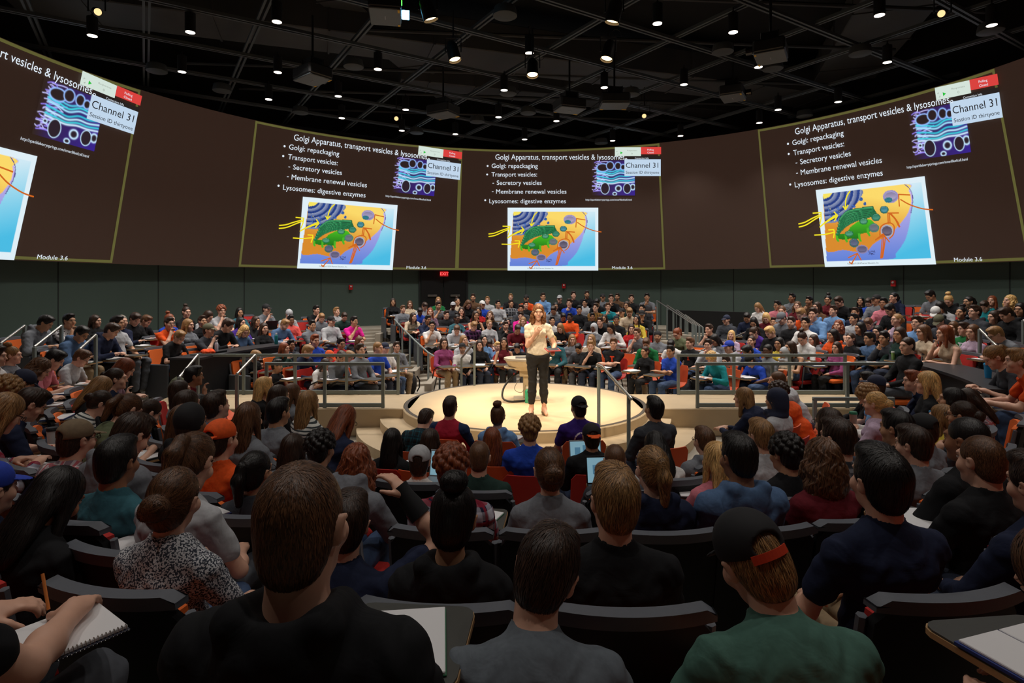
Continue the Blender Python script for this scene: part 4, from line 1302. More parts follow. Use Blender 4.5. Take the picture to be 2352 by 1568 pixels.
def add_seat(x, y, z, rz, col, label, group, tablet=True, side=False):
    t = thing('auditorium_seat', label, 'seat', (x, y, z), rz, group)
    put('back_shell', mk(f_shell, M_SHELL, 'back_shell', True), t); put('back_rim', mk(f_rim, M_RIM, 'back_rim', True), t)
    put('back_pad', nov('bp' + col, lambda: f_pad().mesh('back_pad', M_PAD[col], True)), t)
    put('seat_cushion', nov('sc' + col, lambda: f_cush().mesh('seat_cushion', M_PAD[col])), t)
    put('pedestal', mk(f_ped, M_LEG, 'pedestal'), t)
    if tablet:
        put('tablet', mk(f_tab, [M_TAB, M_EDGE], 'tablet'), t); put('tablet_arm', mk(f_arm, M_LEG, 'tablet_arm', True), t)
    if side: put('end_panel', mk(f_side, plain('end_panel', (84, 88, 94), .5), 'end_panel'), t)
    return t
def f_cshell():
    b = MB(); b.add(*slab(backf(.46, .50, .84, -.19, .04), 12, 6, .014))
    def seat(u, v):
        x = (u - .5) * 2; y = -.20 + .46 * v
        return (x * .225, y, .45 + .02 * abs(x) ** 3 - .02 * math.sin(v * 2.6) + (.06 * (1 - v * 4) ** 2 if v < .25 else 0))
    V, F = slab(lambda u, v: seat(u, v), 10, 8, .0)
    n = len(V) // 2
    V = V[:n] + [(x, y, z - .014) for x, y, z in V[:n]]
    return b.add(V, F)
def f_cleg(k):
    s, f = ((-1, 1), (1, 1), (-1, -1), (1, -1))[k]
    b = MB(); b.tube([(s * .14, f * .10 + .02, .435), (s * .20, f * .20 + .02, .012), (s * .20, f * .21 + .02, .005)], .011, 6); return b
M_CH = {'o': plain('chair_orange', (226, 92, 44), .5), 'r': plain('chair_red', (190, 44, 36), .5)}
def add_chair(x, y, z, rz, col, label, group, tablet=True):
    t = thing('classroom_chair', label, 'chair', (x, y, z), rz, group)
    put('seat_shell', nov('cs' + col, lambda: f_cshell().mesh('seat_shell', M_CH[col], True)), t)
    for k in range(4): put('leg', mk(lambda: f_cleg(k), M_LEG, 'leg%d' % k, True), t)
    if tablet:
        put('tablet', mk(f_tab, [M_TAB, M_EDGE], 'tablet'), t); put('tablet_arm', mk(f_arm, M_LEG, 'tablet_arm', True), t)
    return t
# ------------------------------------------------------------ the audience
ORD = ['', 'first', 'second', 'third', 'fourth', 'fifth', 'sixth', 'seventh', 'eighth', 'ninth', 'tenth', 'eleventh', 'twelfth', 'thirteenth', 'fourteenth', 'fifteenth', 'sixteenth', 'seventeenth', 'eighteenth', 'nineteenth', 'twentieth'] + ['twenty-' + w for w in 'first second third fourth fifth sixth seventh eighth ninth'.split()] + ['thirtieth'] + ['thirty-' + w for w in 'first second third fourth fifth sixth seventh eighth ninth'.split()] + ['fortieth'] + ['forty-' + w for w in 'first second third fourth fifth sixth seventh eighth ninth'.split()]
ROW = ['front', 'second', 'third', 'fourth', 'fifth', 'sixth', 'back']
BLK = {'N': 'far block', 'W': 'left block', 'E': 'right block', 'S': 'near block', 'SW': 'near block', 'SE': 'near block'}
HST = {'s': 'short %s hair', 'b': 'cropped %s hair', 'l': 'long %s hair', 'w': 'wavy %s hair', 'p': '%s ponytail', 'u': '%s topknot', 'n': '%s bun', 'c': 'curly %s hair'}
GAR = {'t': 'tee', 'l': 'sweater', 'h': 'hoodie', 'k': 'tank top'}
def pxof(x, y): return 1176 + 1350 * (x - CAM[0]) / (y - CAM[1])
def rowof(r): return max(0, min(6, round((r - RK0) / DR)))
folk = []
for i, ln in enumerate(PEOPLE.strip().split('\n')):
    t = ln.split()
    d = dict(blk=t[0], x=float(t[1]), y=float(t[2]), s=float(t[3]), dz=float(t[4]))
    t = t[:4] + t[5:]; d['hs'] = t[4]
    if d['hs'] in 'CBkFH': d.update(cap=t[5], hc='L' if t[7] == 'g2' else 'D', skin=t[6], code=t[7], typ=t[8], pose=t[9], ex=t[10:])
    else: d.update(cap=None, hc=t[5], skin=t[6], code=t[7], typ=t[8], pose=t[9], ex=t[10:])
    d['r'] = math.hypot(d['x'], d['y']); d['k'] = rowof(d['r']); d['px'] = pxof(d['x'], d['y']); d['i'] = i
    d['rz'] = math.atan2(d['x'] - .1, -(d['y'] + .5)); d['z'] = zq(d['r'])
    if 'at' in d['ex']: d['z'] = .84; d['dz'] = 0; d['rz'] = -.177
    folk.append(d)
by = {}
for d in folk: by.setdefault((BLK[d['blk']], d['k']), []).append(d)
for (bn, k), g in by.items():
    g.sort(key=lambda d: d['px'])
    for q, d in enumerate(g): d['where'] = '%s %s row, %s from left' % (bn, ROW[k], ORD[q + 1])
SPECIAL = {}
def near(px, py_unused, blk):  # find a listed person by picture column
    return None
# ---- seats: one under every listener, plus the empty ones in view
seats = []
for d in folk:
    loose = d['r'] < 5.1
    seats.append(dict(blk=d['blk'], x=d['x'], y=d['y'], r=d['r'], loose=loose, col='o' if (d['i'] * 7 % 5) < 3 else 'r', occ=d))
for k in (2, 3, 4, 5):          # gaps in the near rows
    A = sorted((math.degrees(math.atan2(s['x'], s['y'])) % 360) for s in seats if s['blk'] in ('S', 'SW', 'SE') and abs(s['r'] - RKS[k]) < .45)
    lim = {2: (136, 226), 3: (136, 226), 4: (133, 224), 5: (120, 236)}[k]
    A = [lim[0]] + [a for a in A if lim[0] < a < lim[1]] + [lim[1]]
    for a0, a1 in zip(A, A[1:]):
        gap = math.radians(a1 - a0) * RKS[k]; n = int(gap / .50) - 1
        for q in range(1, n + 1):
            az = a0 + (a1 - a0) * q / (n + 1); x, y = pol(RKS[k], az)
            if all(math.hypot(x - s['x'], y - s['y']) > .44 for s in seats):
                seats.append(dict(blk='S', x=x, y=y, r=RKS[k], loose=False, col='o' if q % 3 else 'r', occ=None))
def floor_hit(px, py, h, far=True):
    best = None; D = 20.0 if far else 3.0
    while 2.5 < D < 20.5:
        x = CAM[0] + (px - 1176) / 1350 * D; y = CAM[1] + D; r = math.hypot(x, y)
        e = CAM[2] - (py - 655) * D / 1350 - (zq(r) + h)
        if r < 10.2 and (r > 6.3 or abs(y) > 1.1) and r > 3.4 and (best is None or abs(e) < best[0] - .02): best = (abs(e), x, y, r)
        D += -.05 if far else .05
    return best
EMPTY = 'N1015,752o N1036,738r N1066,748r N1094,752r N1158,706o N1262,738o N1330,735r N1342,752r N1322,768r N1150,705o N1258,712r N1452,722r N1430,812o N1437,750r W690,762o W650,748r W712,748r W700,738r W545,878o W508,866o W700,850r W733,852r W604,838r W712,815r W668,820r W574,728r E1598,800o E1895,752o E1903,770o E1906,792o E1823,785o E2030,740r E2100,708o E2110,722r E2210,730o E2135,818o E2312,788o E1935,720o E1990,708r E1660,780r E1705,760r E1760,800o E2220,708o'.split()
for e in EMPTY:
    blk, col = e[0], e[-1]; px, py = map(float, e[1:-1].split(','))
    h = floor_hit(px, py, .885)
    if h is None or h[0] > .25: continue
    if all(math.hypot(h[1] - s['x'], h[2] - s['y']) > .34 for s in seats):
        seats.append(dict(blk=blk, x=h[1], y=h[2], r=h[3], loose=h[3] < 4.6, col=col, occ=None))
bs = {}
for s in seats:
    s['px'] = pxof(s['x'], s['y']); s['k'] = rowof(s['r']); bs.setdefault((BLK[s['blk']], s['k']), []).append(s)
for (bn, k), g in bs.items():
    g.sort(key=lambda s: s['px'])
    for q, s in enumerate(g):
        w = '%s, %s row, %s seat from the left' % (bn, ROW[k], ORD[q + 1])
        rz = math.atan2(s['x'] - .1, -(s['y'] + .5)); z = zq(s['r']) + (s['occ']['dz'] if s['occ'] and s['occ']['dz'] < -.14 and s['blk'] == 'S' else 0); tb = bn != 'near block' or bool(s['occ'] and (s['occ']['pose'] in 'w' or (s['occ']['pose'] in 'rcdx' and s['occ']['i'] % 3 == 0 and s['occ']['y'] > -8) or (s['occ']['hs'] == 'b' and s['occ']['y'] < -8.5)) and s['occ']['code'] != 'gy2' and 'strap' not in s['occ']['ex']); cn = {'o': 'orange', 'r': 'red'}[s['col']]
        oc = '' if s['occ'] else 'empty '
        if s['loose']: add_chair(s['x'], s['y'], z, rz, s['col'], oc + cn + ' plastic chair, ' + w, 'loose chairs round the stage', tb)
        else: add_seat(s['x'], s['y'], z, rz, s['col'], oc + cn + ' black-backed seat, ' + w, 'fixed seats in the tiers', tb, side=(q in (0, len(g) - 1) and bn != 'near block'))
# ---- people
def local(d, p):
    c, s_ = math.cos(d['rz']), math.sin(d['rz'])
    return (d['x'] + c * p[0] - s_ * p[1], d['y'] + s_ * p[0] + c * p[1], d['z'] + p[2])
def f_note():
    b = MB(); b.box((0, 0, .004), (.30, .22, .008), mi=1); b.box((-.073, 0, .011), (.14, .21, .008), mi=0, bev=.002); b.box((.073, 0, .011), (.14, .21, .008), mi=0, bev=.002); return b
def f_sheet():
    b = MB(); b.box((0, 0, .005), (.215, .28, .010), mi=0, bev=.002); b.box((0, 0, .001), (.22, .285, .003), mi=1); return b
M_PAPER = plain('paper', (236, 236, 238), .7)
M_COVER = [plain('cover_red', (170, 34, 40), .5), plain('cover_blue', (40, 60, 130), .5), plain('cover_green', (30, 110, 70), .5), plain('cover_black', (30, 30, 33), .5)]
def laptop(x, y, z, rz, label, col=(70, 72, 78), scr=True):
    t = thing('laptop', label, 'laptop', (x, y, z), rz, 'open laptops')
    b = MB(); b.box((0, 0, .008), (.32, .22, .016), bev=.004); put('base', b.mesh('lap_base', plain('laptop_%d' % col[0], col, .4, metal=.4)), t)
    b = MB(); b.box((0, .145, .115), (.32, .008, .215), Matrix.Rotation(-.26, 3, 'X'), bev=.003); put('lid', b.mesh('lap_lid', plain('laptop_%d' % col[0], col, .4, metal=.4)), t)
    if scr:
        b = MB(); b.box((0, .139, .115), (.30, .002, .19), Matrix.Rotation(-.26, 3, 'X')); put('screen', b.mesh('lap_scr', emit('laptop_screen', (150, 196, 214), .55)), t)
        b = MB()
        for q in range(3): b.box((-.08 + q * .08, .1370, .12 + .02 * (q % 2)), (.055, .0015, .07), Matrix.Rotation(-.26, 3, 'X'))
        put('windows_shown', b.mesh('lap_win', emit('laptop_windows', (96, 148, 178), .5)), t)
    return t
for d in folk:
    D = d['y'] - CAM[1]; i = d['i']
    lod = 0 if d['blk'] in 'NWE' and D > 8.5 else 2 if D < 2.9 else 1
    hn = HAIRN[d['hc']]
    if d['cap']:
        cc = CLO.get(d['cap'], ((0, 0, 0), d['cap']))[1]
        hd = cc + {'C': ' cap', 'B': ' backward cap', 'k': ' beanie', 'F': ' brimmed hat', 'H': ' headscarf'}[d['hs']]
    else: hd = HST[d['hs']] % hn
    col = CLO[d['code']][1]
    gar = 'shirt' if ('plaid' in col or 'floral' in col) and d['typ'] in 'tl' else GAR[d['typ']]
    label = 'person, %s, %s %s, %s' % (hd, col, gar, d['where'])
    yaw = (-10, 14)[i * 13 % 2] if lod == 0 else (0, 9)[i * 7 % 2]
    roll = 0; pitch = None
    if lod == 2: roll = (0, 4, -3)[i % 3]
    if d['pose'] == 'w' and D < 1.6 and d['x'] > 0 and d['x'] < .1: pass
    kw = {}
    if d['code'] == 'gy2': roll, pitch, yaw = 12, 26, -16
    if 'strap' in d['ex']: roll, pitch, yaw = -14, 24, 14
    code = d['code']
    pant = 'djbdkgj'[i * 5 % 7]
    fem = d['hs'] in 'lwpunH'
    beard = d['skin'] in '12' and not fem and i % 7 == 0 and lod == 0
    root, sk = add_person(d['x'], d['y'], d['z'] + d['dz'], d['rz'], d['s'], d['hs'], d['hc'], d['skin'], code, d['typ'], d['pose'], lod, label, yaw=yaw, roll=roll, pitch=pitch,
        group='students in the ' + BLK[d['blk']], pant=pant, shorts=(i % 17 == 3 and d['r'] < 8), beard=beard, capcol=d['cap'] or 'bk',  pr='print' in d['ex'],
        glasses=(i % 6 == 2 and d['hs'] != 'H' and lod < 2), shoes=(d['r'] < 4.9 and lod == 0) or (d['blk'] == 'W' and d['r'] < 6), fine=.006 if lod == 2 and D < 1.7 else None)
    d['root'], d['sk'] = root, sk
    if 'strap' in d['ex']:
        b = MB(); A = [math.radians(a) for a in range(-128, -51, 7)]
        b.add([(.091 * math.cos(a), -.018 + .1115 * math.sin(a), z) for z in (.004, .026) for a in A] , [(k, k + 1, len(A) + k + 1, len(A) + k) for k in range(len(A) - 1)])
        V = [((1 if q < 1 else .97) * x, -.018 + (y + .018) * (1 if q < 1 else .97), z) for q in (0, 1) for x, y, z in b.V]; n = len(b.V)
        F = b.F + [tuple(n + i for i in f[::-1]) for f in b.F] + [(0, len(A), n + len(A), n), (len(A) - 1, n + len(A) - 1, n + 2 * len(A) - 1, 2 * len(A) - 1)] + [(k, n + k, n + k + 1, k + 1) for k in range(len(A) - 1)] + [(len(A) + k, len(A) + k + 1, n + len(A) + k + 1, n + len(A) + k) for k in range(len(A) - 1)]
        o = put('cap_strap', mesh_np('cap_strap', V, F, [plain('strap_orange', (214, 66, 34), .6)]), root)
        o.matrix_local = Matrix([[*sk['R'][q], sk['hc'][q]] for q in range(3)] + [[0, 0, 0, 1]])
    if 'brace' in d['ex']:
        e, w = sk['El'][1], sk['W'][1]; b = MB(); b.tube([Vector(e * .45 + w * .55), Vector(e * .2 + w * .8), Vector(w), Vector(w + (w - e) * .18)], [.047, .043, .036, .040], 14)
        put('wrist_brace', b.mesh('brace', plain('brace_black', (24, 25, 28), .9), True), root)
    if 'lap' in d['ex']: laptop(*local(d, (.06, .36, .70)), d['rz'], 'open laptop on a tablet arm, ' + d['where'], col=(30, 31, 34) if d['blk'] != 'S' else (150, 152, 156)); continue
    if (d['hs'] == 'b' and d['y'] < -8.5) or d['pose'] in 'w' or (d['pose'] in 'rcdx' and i % 3 == 0):
        if D > 2.0 or d['pose'] == 'w' or d['hs'] == 'b':
            p = local(d, (.08, .385, .7 - min(0, d['dz']) * 0))
            wd = '' 
            if d['code'] == 'gy2' or 'strap' in d['ex'] or 'at' in d['ex']: continue
            nb = put('notebook', nov(('note', i % 2, i % 4), lambda: (f_note if i % 2 else f_sheet)().mesh('notebook', [M_PAPER, M_COVER[i % 4]])), None, p, d['rz'] + (.2 if i % 3 else -.3))
            tag(nb, ('open notebook' if i % 2 else 'white paper pad') + ' on tablet arm, ' + d['where'], 'notebook', 'notebooks on the tablet arms')
# ------------------------------------------------------------ the projected slides on the leaning ring
def px2ring(px, py):
    u = (px - 1176) / 1350; t = .5
    for _ in range(30):
        R = RB + (RT - RB) * t; cx, cy = RC[0] - CAM[0], RC[1] - CAM[1]
        a = u * u + 1; b_ = -2 * (u * cx + cy); c = cx * cx + cy * cy - R * R
        D = (-b_ + math.sqrt(max(b_ * b_ - 4 * a * c, 0))) / (2 * a)
        t += .7 * ((CAM[2] - (py - 655) / 1350 * D - ZB) / (ZT - ZB) - t)
    return math.degrees(math.atan2(D * u - cx, D - cy)), t
AZL = (px2ring(1062, 338)[0] + px2ring(1045, 621)[0]) / 2
AZR = (px2ring(1520, 338)[0] + px2ring(1523, 620)[0]) / 2
def zp(zx, zy):
    """slide layout point -> azimuth from the slide's left edge, height fraction"""
    az, t = px2ring(1040 + zx / 4.704, 320 + zy / 4.704); return az, t
WSL = AZR - AZL
def uvmesh(name, P, F, off, mats, attrs=None):
    V = np.array([ringpt(az, t, off) - Vector((RC[0], RC[1], 0)) for az, t in P])
    return mesh_np(name, V, F, mats, False, attrs=attrs)
def grid_mesh(name, x0, y0, x1, y1, nx, ny, off, mat, img=None, skew=0):
    P = []
    for j in range(ny + 1):
        for i in range(nx + 1):
            f = j / ny
            P.append(zp(x0 + (x1 - x0) * i / nx + skew * f * (1 - 2 * 0), y0 + (y1 - y0) * f))
    F = np.array([[j * (nx + 1) + i, (j + 1) * (nx + 1) + i, (j + 1) * (nx + 1) + i + 1, j * (nx + 1) + i + 1] for j in range(ny) for i in range(nx)])
    at = None
    me = uvmesh(name, P, F, off, [mat])
    if img is not None:
        c = img.reshape(-1, 3); l = np.where(c <= .04045, c / 12.92, ((c + .055) / 1.055) ** 2.4)
        a = me.color_attributes.new('ink', 'FLOAT_COLOR', 'POINT'); a.data.foreach_set('color', np.concatenate([l, np.ones((len(l), 1))], 1).astype(np.float32).ravel())
    return me
M_INK, nt, p = new_mat('projected_picture')
a = N(nt, 'ShaderNodeVertexColor', layer_name='ink'); nt.links.new(a.outputs[0], p.inputs['Emission Color']); p.inputs['Emission Strength'].default_value = 1.0; p.inputs['Base Color'].default_value = lin((30, 26, 24))
M_TXT = emit('projected_white', (226, 236, 246), 1.0)
M_PALE = emit('projected_pale_blue', (196, 218, 240), .95)
M_TDARK = emit('projected_dark_letters', (30, 26, 26), .6)
M_FRAME = emit('projected_frame', (92, 90, 46), 1.0)
M_RED = emit('projected_red', (222, 66, 62), .95)
M_GREEN = emit('projected_green', (40, 190, 60), 1.0)
M_PALEG = emit('projected_pale_green', (216, 232, 222), .95)
def slide_text(s, x0, x1, base, cap, off=.014, mat=M_TXT):
    me = text_mesh(s, 1.0); n = len(me.vertices); co = np.zeros(n * 3); me.vertices.foreach_get('co', co); co = co.reshape(-1, 3)
    F = [tuple(q.vertices) for q in me.polygons]; bpy.data.meshes.remove(me)
    mx, mn = co[:, 0].max(), co[:, 0].min(); H = .70
    P = [zp(x0 + (c[0] - mn) / (mx - mn) * (x1 - x0), base - c[1] / H * cap) for c in co]
    return uvmesh('letters', P, F, off, [mat])
class Ink:
    def __init__(s, x0, y0, x1, y1, nx, ny, bg):
        s.X, s.Y = np.meshgrid(np.linspace(x0, x1, nx + 1), np.linspace(y0, y1, ny + 1)); s.c = np.ones(s.X.shape + (3,)) * np.array(bg) / 255
    def put(s, m, col, col2=None, ax=None):
        c = np.array(col) / 255
        if col2 is not None:
            t = np.clip(ax, 0, 1)[..., None]; c = c * (1 - t) + np.array(col2) / 255 * t
            s.c = np.where(m[..., None], c, s.c)
        else: s.c = np.where(m[..., None], c, s.c)
    def inside(s, poly):
        m = np.zeros(s.X.shape, bool); n = len(poly)
        for i in range(n):
            (xa, ya), (xb, yb) = poly[i], poly[(i + 1) % n]
            if ya == yb: continue
            m ^= ((ya > s.Y) != (yb > s.Y)) & (s.X < (xb - xa) * (s.Y - ya) / (yb - ya) + xa)
        return m
    def dist(s, pts):
        d = np.full(s.X.shape, 1e9)
        for (xa, ya), (xb, yb) in zip(pts, pts[1:]):
            L = (xb - xa) ** 2 + (yb - ya) ** 2 + 1e-9; t = np.clip(((s.X - xa) * (xb - xa) + (s.Y - ya) * (yb - ya)) / L, 0, 1)
            d = np.minimum(d, np.hypot(s.X - xa - t * (xb - xa), s.Y - ya - t * (yb - ya)))
        return d
    def line(s, pts, w, col): s.put(s.dist(pts) < w, col)
    def glow(s, pts, w, col):
        g = np.exp(-(s.dist(pts) / w) ** 2)[..., None]; s.c = s.c * (1 - g) + g * np.array(col) / 255
    def ell(s, x, y, rx, ry, rim, top, bot):
        r = np.hypot((s.X - x) / rx, (s.Y - y) / ry); s.put(r < 1, rim); s.put(r < .8, top, bot, (s.Y - y) / ry * .5 + .5)
        s.put((np.hypot((s.X - x) / rx, (s.Y - y + ry * .1) / (ry * .75)) < .78), bot, top, (s.Y - y) / ry * .5 + .5)
def spl(pts, n=6):
    out = []
    for i in range(len(pts) - 1):
        p0, p1, p2, p3 = pts[max(i - 1, 0)], pts[i], pts[i + 1], pts[min(i + 2, len(pts) - 1)]
        for k in range(n):
            t = k / n
            out.append(tuple(.5 * (2 * b + (c - a) * t + (2 * a - 5 * b + 4 * c - d) * t * t + (3 * b - a - 3 * c + d) * t ** 3) for a, b, c, d in zip(p0, p1, p2, p3)))
    return out + [pts[-1]]
# the cell drawing
I = Ink(592, 738, 1572, 1416, 190, 135, (222, 238, 246))
pic = I.inside([(655, 780), (1540, 780), (1540, 1366), (615, 1366)])
I.put(pic, (206, 232, 244), (70, 186, 226), (I.Y - 820) / 480 + (I.X - 1400) / 1500)
cell = I.inside(spl([(650, 780), (1390, 780), (1436, 830), (1450, 910), (1420, 1010), (1390, 1110), (1340, 1220), (1250, 1320), (1180, 1366), (612, 1366), (620, 1100)]))
I.put(cell & pic, (196, 176, 232), (96, 128, 214), (I.Y - 900) / 460)
cyt = I.inside(spl([(650, 780), (1385, 780), (1425, 840), (1436, 910), (1400, 1000), (1330, 1075), (1240, 1150), (1160, 1190), (1060, 1240), (1000, 1292), (900, 1296), (780, 1275), (618, 1270), (630, 1000)]))
I.put(cyt & pic, (250, 216, 104), (214, 136, 40), (I.Y - 840) / 330 - (I.X - 700) / 1400 + .25)
nuc = I.inside(spl([(655, 780), (1004, 780), (1000, 850), (950, 900), (900, 950), (850, 990), (780, 1030), (645, 1040)])); I.put(nuc & pic, (30, 64, 140), (20, 44, 110), (I.Y - 780) / 260)
for q in range(6):
    rr = 90 + q * 44; m = nuc & pic & (np.abs(np.hypot((I.X - 660) / 1.35, I.Y - 770) - rr) < 13); I.put(m, (150, 160, 186), (84, 100, 150), (np.hypot((I.X - 660) / 1.35, I.Y - 770) - rr) / 26 + .5)
I.put(I.inside([(655, 780), (745, 780), (715, 812), (655, 826)]), (246, 226, 96))
for q in range(60):
    x, y = 690 + (q * 73 % 290), 905 + (q * 47 % 120)
    if nuc[min(135, max(0, int((y - 738) / 678 * 135))), min(190, max(0, int((x - 592) / 980 * 190)))]: I.ell(x, y, 6 + q % 4, 5 + q % 3, (50, 90, 170), (90, 140, 210) if q % 3 else (220, 200, 110), (40, 80, 160))
I.ell(1003, 862, 16, 15, (40, 90, 160), (60, 120, 190), (30, 70, 140)); I.ell(1032, 902, 14, 14, (40, 90, 160), (60, 120, 190), (30, 70, 140))
gb = I.inside(spl([(880, 1080), (960, 1040), (1040, 1030), (1090, 1060), (1080, 1110), (1030, 1140), (960, 1150), (950, 1190), (880, 1180), (820, 1190), (760, 1180), (735, 1170), (740, 1140), (820, 1140)])); I.put(gb, (74, 190, 30), (20, 110, 20), (I.Y - 1030) / 160)
for x, y in ((945, 1190), (1030, 1150), (820, 1190), (740, 1180)): I.line([(x, y - 40), (x, y), (x + 6, y + 14)], 10, (70, 176, 36))
for q in range(6):
    pts = spl([(745 + q * 9, 1120 - q * 24 + 16), (830 + q * 6, 1070 - q * 22), (930 + q * 8, 1030 - q * 17), (1040 + q * 8, 1010 - q * 14), (1110 - q * 4, 985 - q * 8)])
    I.line(pts, 14, (14, 66, 44)); I.line(pts, 11, (30, 120, 72)); I.line([(x - 2, y - 4) for x, y in pts], 4, (70, 160, 104))
for a in ((1265, 866, 68, 52, (150, 140, 196), (196, 184, 214), (120, 112, 150)), (1242, 892, 34, 22, (40, 120, 130), (60, 140, 170), (30, 100, 110)), (1195, 966, 38, 32, (24, 100, 80), (110, 170, 190), (30, 100, 110)), (1115, 1022, 40, 32, (24, 100, 70), (90, 160, 140), (30, 110, 80)),
          (1000, 1046, 38, 28, (24, 110, 60), (120, 180, 160), (40, 120, 80)), (1085, 1106, 46, 38, (60, 130, 100), (120, 130, 140), (90, 96, 104)), (855, 1140, 40, 26, (24, 110, 60), (110, 180, 150), (40, 120, 80)), (890, 1220, 44, 38, (40, 110, 90), (110, 120, 150), (70, 76, 96)), (955, 1276, 54, 36, (140, 130, 170), (120, 116, 150), (80, 76, 104)), (1196, 1138, 56, 50, (170, 170, 184), (130, 120, 140), (70, 64, 84))): I.ell(*a)
for q in range(26): I.ell(1010 + (q * 37 % 60), 1292 + (q * 23 % 34), 3, 3, (40, 40, 90), (40, 40, 90), (40, 40, 90))
I.line(spl([(1396, 782), (1440, 830), (1450, 905), (1420, 1010)]), 3, (90, 84, 150))
CELL = I.c
J = Ink(1500, 228, 1968, 606, 110, 88, (46, 32, 26))
g = np.clip((J.X + J.Y * .3 - 1560) / 600, 0, 1)[..., None]; ed = np.clip((J.X - 1500) / 90, 0, 1)[..., None]
J.c = J.c * (1 - .75 * ed * (.25 + g)) + np.array((52, 30, 150)) / 255 * .75 * ed * (.25 + g)
gr = np.random.default_rng(5)
for q in range(40):
    y = 245 + q * 8.2; x = 1505 + gr.uniform(0, 70); L = gr.uniform(40, 130)
    J.glow(spl([(x, y), (x + L * .3, y + gr.uniform(-12, 12)), (x + L * .7, y + gr.uniform(-14, 14)), (x + L, y + gr.uniform(-6, 14))], 4), 4.5, (150, 130, 250) if q % 2 else (200, 200, 255))
for y0, a, c in ((330, 18, (80, 200, 230)), (350, 22, (60, 220, 230)), (372, 20, (160, 230, 255)), (405, 20, (50, 200, 220)), (430, 16, (190, 240, 255)), (452, 14, (60, 210, 220)), (470, 10, (210, 240, 255))):
    J.glow(spl([(1560, y0 - 6), (1640, y0 + a * .3), (1720, y0 + a), (1800, y0 - a * .4), (1880, y0 - a * .2), (1960, y0 - a)]), 8, c)
for x, y, rx, ry in ((1620, 305, 62, 42), (1700, 285, 40, 44), (1785, 288, 34, 40), (1840, 300, 26, 30)): J.put(np.hypot((J.X - x) / rx, (J.Y - y) / ry) < 1, (40, 28, 30)); J.glow([(x + rx * math.cos(t), y + ry * math.sin(t)) for t in np.linspace(0, 6.3, 24)], 6, (150, 190, 255))
for x, y, rx, ry, w in ((1790, 530, 30, 30, 8), (1945, 515, 26, 30, 8), (1645, 530, 46, 62, 4), (1885, 530, 40, 54, 4), (1750, 588, 20, 16, 6), (1570, 500, 14, 12, 5)): J.put(np.hypot((J.X - x) / rx, (J.Y - y) / ry) < 1, (40, 28, 40)); J.glow([(x + rx * math.cos(t), y + ry * math.sin(t)) for t in np.linspace(0, 6.3, 30)], w, (196, 232, 255))
NEON = J.c
def strokes(pl, w, off, mat):
    V, F = [], []
    for pts in pl:
        for (xa, ya), (xb, yb) in zip(pts, pts[1:]):
            L = math.hypot(xb - xa, yb - ya) + 1e-6; nx, ny = -(yb - ya) / L * w, (xb - xa) / L * w; ex, ey = (xb - xa) / L * w * .5, (yb - ya) / L * w * .5
            o = len(V); V += [zp(xa - ex + nx, ya - ey + ny), zp(xa - ex - nx, ya - ey - ny), zp(xb + ex - nx, yb + ey - ny), zp(xb + ex + nx, yb + ey + ny)]; F.append((o, o + 1, o + 2, o + 3))
    return uvmesh('strokes', V, F, off, [mat])
YEL = [spl([(388, 1022), (450, 1012), (530, 982), (615, 955)]), spl([(388, 1050), (460, 1036), (560, 990), (615, 968)]), [(540, 938), (618, 940), (612, 990), (596, 1036)], spl([(590, 1066), (650, 1030), (760, 985)]), spl([(600, 1056), (680, 1010), (766, 968)]), [(742, 945), (770, 980), (735, 1022)],
       spl([(912, 785), (880, 820), (860, 870), (850, 930)]), [(832, 905), (850, 936), (878, 900)], [(530, 1132), (620, 1134), (720, 1120)], [(670, 1096), (718, 1096), (722, 1120), (708, 1166)]]
ORA = [[(1330, 950), (1336, 856), (1432, 870)], spl([(1348, 898), (1420, 945), (1520, 985), (1604, 1000)]), [(1216, 1080), (1224, 996), (1316, 1002)], [(1236, 1000), (1232, 1080)], spl([(1240, 1002), (1280, 1050), (1306, 1116)]), spl([(1250, 1002), (1292, 1060), (1312, 1112)]),
       [(1262 + 0 * t, 0) for t in ()] or spl([(1130, 1170), (1150, 1100), (1220, 1075), (1262, 1100), (1250, 1165), (1210, 1200)]), spl([(1112, 1356), (1130, 1280), (1150, 1180)]), spl([(1122, 1356), (1142, 1280), (1164, 1180)]), spl([(1130, 1350), (1152, 1280), (1176, 1190)]), [(1086, 1206), (1160, 1160), (1206, 1228)], [(1096, 1200), (1160, 1172), (1196, 1212)],
       [(822, 1342), (910, 1308), (936, 1366)], spl([(908, 1312), (880, 1350), (846, 1390)]), [(826, 1378), (846, 1396), (862, 1370)]]
M_YEL, M_ORA = emit('projected_yellow_ink', (244, 226, 30), 1.0), emit('projected_orange_ink', (206, 100, 26), 1.0)
def frame_mesh():
    V, F = [], []
    def strip(pts, w, hor):
        o = len(V)
        for az, t in pts: V.extend([(az, t), (az + (0 if hor else w), t + (w if hor else 0))])
        for i in range(len(pts) - 1): F.append((o + 2 * i, o + 2 * i + 1, o + 2 * i + 3, o + 2 * i + 2))
    hw = .016; vw = .34
    strip([(AZL + WSL * i / 24, .985 - .0) for i in range(25)], hw * .9, True); strip([(AZL + WSL * i / 24, .0) for i in range(25)], hw, True)
    strip([(AZL, i / 8) for i in range(9)], vw, False); strip([(AZR - vw, i / 8) for i in range(9)], vw, False)
    return uvmesh('slide_frame', V, F, .008, [M_FRAME])
